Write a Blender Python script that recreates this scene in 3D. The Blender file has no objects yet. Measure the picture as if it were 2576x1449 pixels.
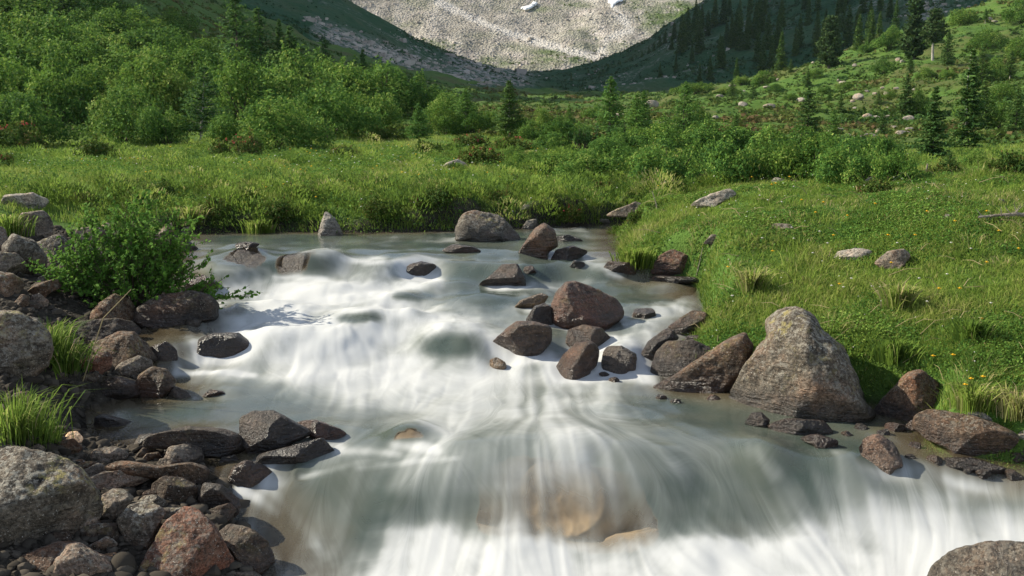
import bpy, math, random
import numpy as np
from mathutils import Vector
random.seed(7)
RNG = np.random.default_rng(7)
S = bpy.context.scene
COL = S.collection

# ------------------------------------------------------------------ camera
FPX, CU, CV, VH = 2474.0, 1288.0, 724.5, 330.0     # focal length in plate units, plate centre, row of the horizon
PITCH = math.atan((CV - VH) / FPX)
CP, SP = math.cos(PITCH), math.sin(PITCH)
CAM = np.array([0.0, 0.0, 2.2])

def ray(u, v):
    """direction through plate point (u, v), scaled to y = 1"""
    u = np.asarray(u, float); v = np.asarray(v, float)
    a = (u - CU) / FPX; b = (CV - v) / FPX
    y = CP + b * SP
    return a / y, (-SP + b * CP) / y

def at(u, v, Y):
    dx, dz = ray(u, v)
    return dx * Y, np.asarray(Y, float) + 0 * dx, CAM[2] + dz * Y

def proj(x, y, z):
    zc = z - CAM[2]
    d = y * CP - zc * SP
    b = (y * SP + zc * CP) / d
    return CU + FPX * x / d, CV - FPX * b

cd = bpy.data.cameras.new('camera'); cam = bpy.data.objects.new('camera', cd); COL.objects.link(cam)
cam.location = CAM; cam.rotation_euler = (math.pi / 2 - PITCH, 0, 0)
cd.sensor_width = 36; cd.lens = FPX / 2576 * 36; cd.clip_start = 0.1; cd.clip_end = 6000
S.camera = cam

# ------------------------------------------------------------------ noise
def _hash(ix, iy, iz, seed):
    h = (ix.astype(np.int64) * 374761393 + iy.astype(np.int64) * 668265263 + iz.astype(np.int64) * 1274126177 + seed * 974711) & 0xffffffff
    h = ((h ^ (h >> 13)) * 1274126177) & 0xffffffff
    h = ((h ^ (h >> 16)) * 2246822519) & 0xffffffff
    return ((h ^ (h >> 15)) & 0xffffff) / float(0xffffff)

def vnoise(x, y, z=None, seed=0):
    x = np.asarray(x, float); y = np.asarray(y, float)
    z = np.zeros_like(x) if z is None else np.asarray(z, float)
    ix, iy, iz = np.floor(x), np.floor(y), np.floor(z)
    fx, fy, fz = x - ix, y - iy, z - iz
    fx, fy, fz = [f * f * f * (f * (f * 6 - 15) + 10) for f in (fx, fy, fz)]
    r = 0
    for dx in (0, 1):
        wx = fx if dx else 1 - fx
        for dy in (0, 1):
            wy = fy if dy else 1 - fy
            for dz in (0, 1):
                wz = fz if dz else 1 - fz
                r = r + wx * wy * wz * _hash(ix + dx, iy + dy, iz + dz, seed)
    return r * 2 - 1

def fbm(x, y, z=None, oct=4, seed=0, gain=.5):
    s, a, f, t = 0, 1.0, 1.0, 0
    for k in range(oct):
        s = s + a * vnoise(x * f + 17.3 * k, y * f + 5.1 * k, None if z is None else z * f, seed + k); t += a
        a *= gain; f *= 2.03
    return s / t

def sstep(a, b, x):
    t = np.clip((x - a) / (b - a), 0, 1); return t * t * (3 - 2 * t)

# ------------------------------------------------------------------ mesh helpers
def mk(name, verts, polys, mat=None, attrs=None, parent=None, loc=None, smooth=True, sharp=None):
    """polys: list of int arrays (n, k)"""
    me = bpy.data.meshes.new(name)
    verts = np.asarray(verts, np.float32)
    loops = np.concatenate([np.asarray(p, np.int32).ravel() for p in polys])
    tot = np.concatenate([np.full(len(p), np.asarray(p).shape[1], np.int32) for p in polys])
    start = np.concatenate([[0], np.cumsum(tot)[:-1]]).astype(np.int32)
    me.vertices.add(len(verts)); me.vertices.foreach_set('co', verts.ravel())
    me.loops.add(len(loops)); me.loops.foreach_set('vertex_index', loops)
    me.polygons.add(len(tot)); me.polygons.foreach_set('loop_start', start); me.polygons.foreach_set('loop_total', tot)
    me.polygons.foreach_set('use_smooth', np.full(len(tot), smooth, bool))
    for k, a in (attrs or {}).items():
        at_ = me.attributes.new(k, 'FLOAT', 'POINT'); at_.data.foreach_set('value', np.asarray(a, np.float32))
    me.update(calc_edges=True)
    if sharp is not None: me.set_sharp_from_angle(angle=math.radians(sharp))
    if mat is not None: me.materials.append(mat)
    o = bpy.data.objects.new(name, me); COL.objects.link(o)
    if parent is not None: o.parent = parent
    if loc is not None: o.location = loc
    return o

def tag(o, label=None, cat=None, group=None, kind=None):
    if label: o['label'] = label
    if cat: o['category'] = cat
    if group: o['group'] = group
    if kind: o['kind'] = kind
    return o

def empty(name, loc, label=None, cat=None, group=None, rz=0, sc=1.0):
    o = bpy.data.objects.new(name, None); COL.objects.link(o); o.location = loc; o.rotation_euler = (0, 0, rz)
    o.scale = sc if hasattr(sc, '__len__') else (sc, sc, sc); o.empty_display_size = .1
    return tag(o, label, cat, group)

def grid_quads(nr, nc):
    i = np.arange(nr * nc).reshape(nr, nc)
    return np.stack([i[:-1, :-1], i[:-1, 1:], i[1:, 1:], i[1:, :-1]], -1).reshape(-1, 4)

def tube(pts, rad, n=6):
    """verts, quads of a tube along pts with radii rad"""
    pts = np.asarray(pts, float); rad = np.asarray(rad, float)
    t = np.gradient(pts, axis=0); t /= np.linalg.norm(t, axis=1)[:, None] + 1e-9
    ref = np.array([.13, .99, .05]) if abs(t[0][2]) > .8 else np.array([0, 0, 1.0])
    a = np.cross(t, ref); a /= np.linalg.norm(a, axis=1)[:, None] + 1e-9
    b = np.cross(t, a)
    ang = np.arange(n) / n * 2 * math.pi
    v = pts[:, None] + rad[:, None, None] * (np.cos(ang)[None, :, None] * a[:, None] + np.sin(ang)[None, :, None] * b[:, None])
    k = len(pts); i = np.arange(k * n).reshape(k, n); j = np.roll(i, -1, 1)
    q = np.stack([i[:-1], j[:-1], j[1:], i[1:]], -1).reshape(-1, 4)
    return v.reshape(-1, 3), q

class Bag:
    """collects meshes into one"""
    def __init__(s): s.v, s.p, s.a, s.n = [], {}, [], 0
    def add(s, v, polys, a=0.5):
        v = np.asarray(v, float)
        for p in polys: s.p.setdefault(p.shape[1], []).append(p + s.n)
        s.v.append(v); s.a.append(np.broadcast_to(np.asarray(a, float), (len(v),))); s.n += len(v)
    def build(s, name, mat, **kw):
        return mk(name, np.concatenate(s.v), [np.concatenate(p) for p in s.p.values()], mat, {'tint': np.concatenate(s.a)}, **kw)

# ------------------------------------------------------------------ node helpers
class NT:
    def __init__(s, name):
        s.m = bpy.data.materials.new(name); s.m.use_nodes = True; s.t = s.m.node_tree; s.t.nodes.clear()
        s.out = s.n('ShaderNodeOutputMaterial')
    def n(s, kind, **kw):
        nd = s.t.nodes.new(kind)
        for k, v in kw.items():
            if k in ('ins',):
                for kk, vv in v.items(): s.put(nd.inputs[kk], vv)
            else: setattr(nd, k, v)
        return nd
    def put(s, sock, v):
        if isinstance(v, bpy.types.NodeSocket): s.t.links.new(v, sock)
        elif isinstance(v, (tuple, list)) and len(v) == 3 and sock.type == 'RGBA': sock.default_value = (*v, 1)
        else: sock.default_value = v
    def attr(s, name): return s.n('ShaderNodeAttribute', attribute_name=name).outputs['Fac']
    def math(s, op, a, b=None, c=None, clamp=False):
        nd = s.n('ShaderNodeMath', operation=op, use_clamp=clamp); s.put(nd.inputs[0], a)
        if b is not None: s.put(nd.inputs[1], b)
        if c is not None: s.put(nd.inputs[2], c)
        return nd.outputs[0]
    def mix(s, f, a, b, mode='MIX'):
        nd = s.n('ShaderNodeMix', data_type='RGBA', blend_type=mode); s.put(nd.inputs[0], f); s.put(nd.inputs[6], a); s.put(nd.inputs[7], b)
        return nd.outputs[2]
    def rng(s, x, a, b, c=0.0, d=1.0, smooth=False):
        nd = s.n('ShaderNodeMapRange', interpolation_type='SMOOTHSTEP' if smooth else 'LINEAR')
        s.put(nd.inputs[0], x); s.put(nd.inputs[1], a); s.put(nd.inputs[2], b); s.put(nd.inputs[3], c); s.put(nd.inputs[4], d)
        return nd.outputs[0]
    def ramp(s, x, stops):
        nd = s.n('ShaderNodeValToRGB'); e = nd.color_ramp.elements
        while len(e) < len(stops): e.new(.5)
        for el, (p, c) in zip(e, stops): el.position = p; el.color = (*c, 1)
        s.put(nd.inputs[0], x); return nd.outputs[0]
    def noise(s, vec, scale, detail=4, rough=.55, dist=0.0):
        nd = s.n('ShaderNodeTexNoise'); s.put(nd.inputs['Scale'], scale); s.put(nd.inputs['Detail'], detail)
        s.put(nd.inputs['Roughness'], rough); s.put(nd.inputs['Distortion'], dist)
        if vec is not None: s.put(nd.inputs['Vector'], vec)
        return nd.outputs['Fac']
    def bump(s, h, strength=.3, dist=.02):
        nd = s.n('ShaderNodeBump'); s.put(nd.inputs['Strength'], strength); s.put(nd.inputs['Distance'], dist); s.put(nd.inputs['Height'], h)
        return nd.outputs[0]
    def bsdf(s, col, rough=.7, normal=None, spec=.3, alpha=None):
        nd = s.n('ShaderNodeBsdfPrincipled'); s.put(nd.inputs['Base Color'], col); s.put(nd.inputs['Roughness'], rough)
        s.put(nd.inputs['Specular IOR Level'], spec)
        if normal is not None: s.put(nd.inputs['Normal'], normal)
        if alpha is not None: s.put(nd.inputs['Alpha'], alpha)
        return nd.outputs[0]
    def mixs(s, f, a, b):
        nd = s.n('ShaderNodeMixShader'); s.put(nd.inputs[0], f); s.put(nd.inputs[1], a); s.put(nd.inputs[2], b); return nd.outputs[0]
    def done(s, sh): s.put(s.out.inputs[0], sh); return s.m

def foliage_mat(name, stops, trans=.35, rough=.55, vary=.25):
    t = NT(name)
    x = t.attr('tint')
    r = t.n('ShaderNodeObjectInfo').outputs['Random']
    x = t.math('ADD', x, t.math('MULTIPLY', t.math('SUBTRACT', r, .5), vary), clamp=True)
    c = t.ramp(x, stops)
    d = t.bsdf(c, .75, spec=.08)
    tr = t.n('ShaderNodeBsdfTranslucent'); t.put(tr.inputs[0], t.mix(.5, c, (.13, .2, .035), 'MIX'))
    return t.done(t.mixs(trans, d, tr.outputs[0]))

M = {}
M['grass'] = foliage_mat('grass_blades', [(0, (.04, .092, .02)), (.35, (.122, .205, .035)), (.65, (.225, .315, .053)), (.85, (.33, .355, .095)), (1, (.50, .41, .22))], .48, .5, 0)
M['heath'] = foliage_mat('heath_cover', [(0, (.03, .075, .02)), (.4, (.065, .12, .026)), (.65, (.10, .125, .032)), (.85, (.11, .095, .036)), (1, (.115, .075, .036))], .25, .7, 0)
M['shade_cover'] = foliage_mat('dwarf_pine_cover', [(0, (.013, .046, .024)), (.5, (.025, .072, .032)), (1, (.055, .10, .042))], .15, .8, 0)
M['leaf'] = foliage_mat('alder_leaves', [(0, (.022, .072, .018)), (.45, (.068, .158, .030)), (.75, (.14, .25, .042)), (1, (.28, .34, .08))], .34, .5)
M['hero_leaf'] = foliage_mat('willow_leaves', [(0, (.05, .13, .022)), (.5, (.11, .24, .036)), (.85, (.17, .30, .05)), (1, (.24, .33, .07))], .45, .38)
M['larch'] = foliage_mat('larch_needles', [(0, (.022, .07, .026)), (.5, (.05, .125, .038)), (1, (.10, .19, .05))], .35, .6)
M['larch_light'] = foliage_mat('young_needles', [(0, (.04, .11, .03)), (.5, (.09, .20, .045)), (1, (.19, .29, .06))], .35, .6)
M['spruce'] = foliage_mat('spruce_needles', [(0, (.026, .072, .024)), (.5, (.065, .135, .034)), (1, (.15, .21, .05))], .2, .6)
M['stone_pine'] = foliage_mat('stone_pine_needles', [(0, (.018, .045, .02)), (.5, (.042, .085, .03)), (1, (.09, .12, .045))], .2, .6)
M['alpenrose'] = foliage_mat('alpenrose_leaves', [(0, (.03, .07, .016)), (.5, (.07, .12, .022)), (.8, (.12, .12, .03)), (1, (.17, .09, .04))], .25, .55)
M['red_petal'] = foliage_mat('red_petals', [(0, (.35, .03, .05)), (1, (.5, .08, .1))], .3, .5)
M['yellow_petal'] = foliage_mat('yellow_petals', [(0, (.65, .36, .02)), (1, (.75, .5, .05))], .2, .5)
M['white_petal'] = foliage_mat('white_petals', [(0, (.6, .58, .5)), (1, (.75, .72, .65))], .2, .5)
M['stalk'] = foliage_mat('dry_stalks', [(0, (.16, .12, .06)), (1, (.42, .34, .19))], .1, .6, 0)

def bark(name, a, b):
    t = NT(name); v = t.n('ShaderNodeTexCoord').outputs['Object']
    n = t.noise(v, 9, 5); c = t.mix(t.rng(n, .35, .65), a, b)
    return t.done(t.bsdf(c, .85, t.bump(n, .6, .03), .15))
M['bark'] = bark('grey_bark', (.05, .04, .032), (.13, .11, .09))
M['pale_bark'] = bark('pale_bark', (.22, .20, .17), (.46, .43, .38))
M['twig'] = bark('twig_bark', (.045, .035, .025), (.10, .08, .055))
M['dead_wood'] = bark('dead_wood', (.14, .115, .09), (.28, .245, .20))

def rock_mat():
    t = NT('rock')
    v = t.n('ShaderNodeTexCoord').outputs['Object']; oi = t.n('ShaderNodeObjectInfo')
    mp = t.n('ShaderNodeVectorMath', operation='ADD'); t.put(mp.inputs[0], v); t.put(mp.inputs[1], oi.outputs['Location']); v = mp.outputs[0]
    wet = t.attr('wet')
    big = t.noise(v, 2.2, 4, .6); mid = t.noise(v, 9, 6, .65, .4); fine = t.noise(v, 55, 4, .7)
    st = t.n('ShaderNodeMapping'); t.put(st.inputs['Vector'], v); st.inputs['Rotation'].default_value = (.5, .35, .2); st.inputs['Scale'].default_value = (4, 5, 30)
    lay = t.noise(st.outputs[0], 1.0, 4, .6, .6)
    base = oi.outputs['Color']
    f = t.math('ADD', t.math('MULTIPLY', mid, .9), t.math('MULTIPLY', big, .6))
    f = t.math('ADD', f, t.math('MULTIPLY', lay, .5))
    k = t.rng(f, .72, 1.26, .16, 1.85)
    c = t.mix(1.0, base, k, 'MULTIPLY')
    c = t.mix(t.rng(big, .48, .68, 0, .55), c, t.mix(1.0, c, (1.35, .82, .58), 'MULTIPLY'))      # rusty patches
    g = t.rng(fine, .36, .66, .4, 1.7); c = t.mix(1.0, c, g, 'MULTIPLY')
    al = oi.outputs['Alpha']                                                                     # how much lichen grows on it
    geo = t.n('ShaderNodeNewGeometry'); sx = t.n('ShaderNodeSeparateXYZ'); t.put(sx.inputs[0], geo.outputs['Normal'])
    up = t.rng(sx.outputs[2], -.3, .8)
    dry = t.math('SUBTRACT', 1.0, wet, clamp=True)
    sp = t.noise(v, 26, 5, .75)
    l1 = t.math('MULTIPLY', t.math('MULTIPLY', t.rng(sp, .50, .57), up), t.math('MULTIPLY', al, dry))
    c = t.mix(l1, c, (.27, .25, .205))
    sp2 = t.noise(v, 12, 5, .7); sel = t.noise(v, 2.6, 2)
    l2 = t.math('MULTIPLY', t.math('MULTIPLY', t.rng(sp2, .52, .60), t.rng(sel, .5, .6)), t.math('MULTIPLY', t.math('MULTIPLY', al, dry), up))
    c = t.mix(t.math('MULTIPLY', l2, .7), c, (.34, .29, .10))
    # the odd mineral fleck
    fl = t.rng(t.noise(v, 95, 2, .5), .66, .72, 0, .75); c = t.mix(fl, c, (.5, .46, .40))
    c = t.mix(wet, c, t.mix(1.0, c, (.40, .37, .34), 'MULTIPLY'))
    h = t.math('ADD', t.math('ADD', t.math('MULTIPLY', mid, 1.0), t.math('MULTIPLY', fine, .35)), t.math('MULTIPLY', lay, .6))
    nb = t.bump(h, 1.0, .05)
    return t.done(t.bsdf(c, t.rng(wet, 0, 1, .8, .30), nb, t.rng(wet, 0, 1, .2, .6)))
M['rock'] = rock_mat()
def sunken_mat():
    t = NT('sunken_rock'); v = t.n('ShaderNodeTexCoord').outputs['Object']; n = t.noise(v, 3.2, 3, .5); m = t.noise(v, 9, 3, .5)
    c = t.ramp(t.math('ADD', t.math('MULTIPLY', n, .7), t.math('MULTIPLY', m, .3)), [(.32, (.10, .075, .05)), (.5, (.21, .155, .095)), (.68, (.30, .22, .13))])
    return t.done(t.bsdf(c, .7, t.bump(n, .4, .04), .2))
M['sunken_rock'] = sunken_mat()

def ground_mat():
    t = NT('alpine_soil')
    v = t.n('ShaderNodeNewGeometry').outputs['Position']
    bare = t.attr('bare')
    n1 = t.noise(v, .35, 5); n2 = t.noise(v, 3, 5); n3 = t.noise(v, .08, 4, .6)
    g = t.ramp(t.math('ADD', t.math('MULTIPLY', n1, .6), t.math('MULTIPLY', n2, .4)), [(.3, (.03, .07, .014)), (.5, (.065, .125, .022)), (.68, (.10, .14, .03)), (.8, (.10, .09, .04))])
    br = t.rng(n3, .48, .60); g = t.mix(t.math('MULTIPLY', t.math('MULTIPLY', br, .6), t.attr('heathy')), g, t.ramp(n2, [(.3, (.06, .075, .025)), (.6, (.10, .075, .035))]))
    s = t.ramp(t.noise(v, 14, 6, .7), [(.3, (.012, .011, .009)), (.6, (.05, .043, .033)), (.75, (.14, .125, .1))])
    c = t.mix(bare, g, s)
    h = t.math('ADD', t.noise(v, 9, 5), t.noise(v, 40, 3))
    return t.done(t.bsdf(c, .9, t.bump(h, .6, .05), .1))
M['ground'] = ground_mat()

def slope_mat():
    t = NT('shaded_slope')
    v = t.n('ShaderNodeNewGeometry').outputs['Position']
    n1 = t.noise(v, .02, 6, .6); n2 = t.noise(v, .12, 6, .65)
    f = t.math('ADD', t.math('MULTIPLY', n1, .55), t.math('MULTIPLY', n2, .45))
    g = t.ramp(f, [(.33, (.018, .054, .028)), (.5, (.03, .078, .035)), (.62, (.055, .085, .04)), (.75, (.11, .10, .065))])
    st = t.noise(v, .5, 5, .75)
    stone = t.math('MULTIPLY', t.rng(st, .52, .6), t.rng(t.noise(v, .018, 4, .6), .52, .66))
    stone = t.math('MAXIMUM', stone, t.math('MULTIPLY', t.attr('stony'), t.rng(st, .44, .56)))
    c = t.mix(stone, g, (.30, .28, .26))
    return t.done(t.bsdf(c, .95, t.bump(t.math('ADD', n2, t.noise(v, .6, 4)), .7, 1.2), .05))
M['slope'] = slope_mat()

def scree_mat():
    t = NT('scree')
    v = t.n('ShaderNodeNewGeometry').outputs['Position']
    vo = t.n('ShaderNodeTexVoronoi'); t.put(vo.inputs['Vector'], v); t.put(vo.inputs['Scale'], .55)
    n1 = t.noise(v, .02, 5, .6); n2 = t.noise(v, .3, 6, .7)
    c = t.ramp(t.math('ADD', t.math('MULTIPLY', n2, .7), t.math('MULTIPLY', vo.outputs['Color'], .3)), [(.28, (.25, .222, .198)), (.5, (.37, .332, .298)), (.72, (.48, .44, .395))])
    gm = t.n('ShaderNodeMapping'); t.put(gm.inputs['Vector'], v); gm.inputs['Scale'].default_value = (.05, .008, .01); gm.inputs['Rotation'].default_value = (0, 0, .25)
    gul = t.noise(gm.outputs[0], 1.0, 5, .65, .8)
    c = t.mix(1.0, c, t.rng(n1, .35, .65, .80, 1.18), 'MULTIPLY'); c = t.mix(1.0, c, t.rng(gul, .35, .65, .66, 1.25), 'MULTIPLY')
    gr = t.math('MULTIPLY', t.attr('green'), t.rng(t.noise(v, .06, 6, .7), .36, .52))
    c = t.mix(gr, c, t.ramp(n2, [(.3, (.05, .10, .03)), (.7, (.12, .15, .05))]))
    c = t.mix(t.attr('track'), c, (.52, .49, .45))
    return t.done(t.bsdf(c, .95, t.bump(t.math('ADD', n2, vo.outputs['Distance']), .9, 1.5), .05))
M['scree'] = scree_mat()

def snow_mat():
    t = NT('snow'); v = t.n('ShaderNodeNewGeometry').outputs['Position']
    return t.done(t.bsdf(t.mix(t.noise(v, .4, 4), (.62, .63, .64), (.85, .86, .87)), .6))
M['snow'] = snow_mat()
# ------------------------------------------------------------------ land: a smooth sheet through surveyed points
class TPS:
    def __init__(s, P, val, reg=1e-4):
        P = np.asarray(P, float); n = len(P)
        K = s.k(np.linalg.norm(P[:, None] - P[None], axis=2)) + reg * np.eye(n)
        A = np.zeros((n + 3, n + 3)); A[:n, :n] = K; A[:n, n] = 1; A[:n, n + 1:] = P; A[n, :n] = 1; A[n + 1:, :n] = P.T
        s.w = np.linalg.solve(A, np.concatenate([val, [0, 0, 0]])); s.P = P
    @staticmethod
    def k(r): return np.where(r > 1e-9, r * r * np.log(np.maximum(r, 1e-9)), 0)
    def __call__(s, Q):
        out = np.empty(len(Q)); n = len(s.P)
        for i in range(0, len(Q), 40000):
            q = Q[i:i + 40000]; K = s.k(np.linalg.norm(q[:, None] - s.P[None], axis=2))
            out[i:i + 40000] = K @ s.w[:n] + s.w[n] + q @ s.w[n + 1:]
        return out

# plate point and either a height ('z') or a distance ('y')
LAND = '''0 1449 z -.10;200 1449 z -.16;500 1449 z -.28;700 1449 z -.36;0 1115 z .22;200 1100 z .05;400 1250 z -.08;600 1200 z -.08
0 900 z .48;150 900 z .34;350 950 z .10;0 700 z .74;200 700 z .60;400 700 z .50;0 580 z .95;300 585 z .80;-500 900 z .6;-500 1300 z .2;-600 600 z 1.0
0 490 z 1.28;300 500 z 1.16;600 500 z 1.13;1000 500 z 1.12;1300 500 z 1.12;1480 510 z 1.08;-500 480 z 1.35
0 400 z 1.4;600 400 z 1.4;1200 405 z 1.4;1500 425 z 1.34;-500 400 z 1.45;0 370 z 1.62;800 365 z 1.7;1300 350 z 1.88
0 300 y 50;0 200 y 65;0 50 y 85;300 240 y 60;300 150 y 72;600 270 y 58;600 215 y 78;860 270 y 70;1000 300 y 60;1050 280 y 80;-500 200 y 50;-500 -100 y 85;-500 -400 y 120
860 222 y 105;860 150 y 200;600 150 y 120;600 100 y 170;300 60 y 100;300 -60 y 170;0 -80 y 120;0 -200 y 190;-700 -700 y 190;1090 250 y 130;1090 210 y 200
1300 325 y 48;1500 315 y 60;1650 305 y 78;1370 290 y 100;1330 265 y 150;1330 235 y 210
1700 330 y 55;1900 300 y 70;1700 278 y 110;1900 198 y 170;2060 165 y 180;2180 108 y 190;2400 45 y 200;2576 -20 y 200;2200 300 y 75;2200 200 y 120
2400 350 y 50;2400 200 y 100;2576 400 y 30;2576 300 y 60;2576 150 y 120;3300 300 y 40;3300 -200 y 150;3000 330 y 40;1600 250 y 170;1600 285 y 110;1900 215 y 215;2180 140 y 222;2576 20 y 225
1700 440 y 20;2000 440 y 20;2300 440 y 22;1700 478 z 1.32;2000 466 z 1.45;2300 445 z 1.55;2576 402 z 1.75;1560 520 y 16.5
1560 570 z .95;1640 640 z .80;1780 780 z .50;1800 650 z .90;2000 700 z .78;2300 700 z .84;2576 700 z .90;2000 560 z 1.20;2400 560 z 1.28
1840 900 z .26;2200 950 z .30;2400 1000 z .28;2576 1080 z .16;2300 1070 z .06;2576 1180 z .0;3000 900 z .55;3000 600 z 1.25;3000 1200 z .1
-400 1700 z .1;300 1800 z -.3;1288 1800 z -.6;2576 1800 z -.5;3300 1500 z .0'''
P, val = [], []
for ln in LAND.replace('\n', ';').split(';'):
    u, v, k, q = ln.split(); u, v, q = float(u), float(v), float(q)
    dx, dz = ray(u, v); Y = (q - CAM[2]) / dz if k == 'z' else q
    P.append((dx * 2.0, math.log(Y))); val.append(math.asinh((CAM[2] + dz * Y) / 1.5))
for x, y, z in [(-200, 106, 52), (-208, 132, 146), (-208, 150, 150), (-208, 180, 152), (-208, 214, 154), (-300, 150, 140), (-260, 165, 148), (-300, 215, 150), (-360, 190, 140), (-250, 114, 60), (-120, 112, 34), (-120, 178, 62), (-120, 214, 84), (-150, 80, 26), (-120, 60, 14)]:
    P.append((x / y * 2.0, math.log(y))); val.append(math.asinh(z / 1.5))
land_tps = TPS(P, np.array(val))

# ------------------------------------------------------------------ water level: long profile plus the humps over sunken boulders
PY = [2, 4.5, 5.5, 5.9, 6.5, 7.07, 8.0, 8.64, 9.28, 10.2, 10.9, 11.2, 11.32, 11.62, 12.2, 12.34, 14.8, 18, 24]
PZ = [-.55, -.45, -.37, -.30, -.05, .0, .03, .07, .26, .36, .40, .46, .47, .64, .655, .70, .72, .80, .9]
_yy = np.linspace(2, 24, 2201); _zz = np.interp(_yy, PY, PZ); _g = np.exp(-.5 * (np.arange(-40, 41) / 7.) ** 2); _g /= _g.sum()
_zz = np.convolve(np.pad(_zz, 40, 'edge'), _g, 'valid')
def wbase(x, y):
    w = .16 * np.sin(x * 1.7 + .6) + .10 * np.sin(x * 3.9 + 2) + .07 * np.sin(x * 7.3)
    return np.interp(y + w * sstep(6.9, 8.5, y), _yy, _zz)
# plate u, v of the crest, half width px, height m, run downstream, run upstream
HUMP = [(608, 630, 72, .12, .17, .45), (752, 650, 76, .11, .18, .45), (515, 700, 60, .07, .2, .4), (600, 612, 55, .06, .15, .3), (1050, 668, 60, .05, .15, .4),
        (950, 690, 80, .06, .35, .4), (1225, 740, 85, .09, .25, .4), (592, 775, 40, .06, .2, .3), (1400, 1142, 370, .16, .48, .8), (1130, 1205, 150, .07, .25, .4),
        (1025, 1085, 75, .10, .16, .35), (1930, 1120, 80, .09, .3, .3), (1125, 840, 130, .15, .25, .6), (1620, 770, 60, .05, .2, .3), (830, 640, 60, .10, .3, .4),
        (1330, 745, 55, .03, .15, .3), (900, 780, 110, .14, .25, .4), (740, 850, 140, .12, .3, .4), (1010, 730, 70, .12, .2, .3), (830, 720, 60, .08, .2, .25), (1030, 790, 60, .10, .2, .25), (680, 760, 50, .07, .18, .25), (1450, 680, 130, .05, .2, .4), (1090, 715, 60, .08, .2, .25),
        (1560, 1020, 60, .04, .15, .2), (1180, 900, 70, .05, .2, .3), (2130, 1160, 90, .06, .25, .3), (1555, 880, 55, .10, .14, .3), (1190, 640, 130, .05, .15, .5), (980, 640, 120, .05, .15, .5)]
HW = []
for u, v, w, h, rd, ru in HUMP:
    dx, dz = ray(u, v); Ys = np.linspace(4.5, 20, 3000); f = CAM[2] + dz * Ys - (wbase(dx * Ys, Ys) + h)
    Y = Ys[np.argmax(f < 0)]; HW.append((dx * Y, Y, w / FPX * Y, h, rd, ru))
def Zw(x, y):
    z = wbase(x, y) + .012 * vnoise(x * 2.2, y * 1.6, seed=3) + sstep(8.3, 9.0, y) * sstep(13, 11.8, y) * (.038 * fbm(x * 1.8, y * 2.6, oct=3, seed=5)) + .006 * vnoise(x * 5.5, y * 4, seed=4)
    for hx, hy, w, h, rd, ru in HW:
        d = y - hy
        z = z + h * np.exp(-((x - hx) / w) ** 2 - np.where(d < 0, d / rd, d / ru) ** 2)
    return z

def march(u, v, surf, y0=3.2, y1=235., n=1600):
    dx, dz = ray(u, v); Y = np.geomspace(y0, y1, n); f = CAM[2] + dz * Y - surf(dx * Y, Y)
    i = int(np.argmax(f < 0))
    if i == 0: return None
    t = f[i - 1] / (f[i - 1] - f[i]); y = Y[i - 1] + t * (Y[i] - Y[i - 1]); return np.array([dx * y, y, CAM[2] + dz * y])

# ------------------------------------------------------------------ river outline on the ground plan
far = [(452, 588), (600, 583), (800, 584), (900, 586), (1147, 581), (1300, 575), (1400, 570), (1490, 567)]
rgt = [(1545, 575), (1550, 640), (1600, 672), (1700, 705), (1752, 722), (1768, 800), (1700, 868), (1660, 955), (1780, 975), (1842, 985), (1900, 990), (2080, 1000), (2190, 1012), (2300, 1050), (2330, 1130), (2480, 1160), (2576, 1178)]
lft = [(720, 1449), (690, 1380), (600, 1250), (560, 1160), (470, 1100), (330, 1100), (215, 1070), (225, 1030), (330, 1012), (430, 985), (440, 950), (390, 890), (365, 850), (430, 828), (530, 820), (548, 780), (480, 735), (455, 690), (450, 640)]
W2 = lambda L: [march(u, v, Zw, n=900)[:2] for u, v in L]
RIV = np.array(W2(far) + [np.array(p) for p in [(1.75, 15.6), (3.0, 16.6), (4.2, 17.0), (4.3, 16.3), (2.6, 15.6), (1.75, 14.7)]] + W2(rgt)
               + [np.array(p) for p in [(4.2, 6.3), (6, 5.6), (7, 2.0), (-1.05, 2.0), (-1.2, 4.6)]] + W2(lft))
SX = np.arange(-9, 9.01, .06); SY = np.arange(2, 19.01, .06)
def polysdf(x, y, poly):
    d = np.full(x.shape, 1e9); ins = np.zeros(x.shape, bool)
    for i in range(len(poly)):
        a, b = poly[i - 1], poly[i]; e = b - a; wx, wy = x - a[0], y - a[1]
        t = np.clip((wx * e[0] + wy * e[1]) / (e @ e + 1e-12), 0, 1)
        d = np.minimum(d, (wx - t * e[0]) ** 2 + (wy - t * e[1]) ** 2)
        c = (a[1] > y) != (b[1] > y)
        ins ^= c & (x < (b[0] - a[0]) * (y - a[1]) / (b[1] - a[1] + 1e-12) + a[0])
    return np.sqrt(d) * np.where(ins, 1, -1)
_gx, _gy = np.meshgrid(SX, SY, indexing='ij'); SDF = polysdf(_gx, _gy, RIV)
def bil(A, fx, fy):
    fx = np.clip(fx, 0, A.shape[0] - 1.001); fy = np.clip(fy, 0, A.shape[1] - 1.001)
    i = fx.astype(int); j = fy.astype(int); a = fx - i; b = fy - j
    return A[i, j] * (1 - a) * (1 - b) + A[i + 1, j] * a * (1 - b) + A[i, j + 1] * (1 - a) * b + A[i + 1, j + 1] * a * b
def sdf(x, y):
    x = np.asarray(x, float); y = np.asarray(y, float)
    o = (x < SX[0]) | (x > SX[-1]) | (y > SY[-1])
    return np.where(o, -3.0, bil(SDF, (x - SX[0]) / .06, (y - SY[0]) / .06))

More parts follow.
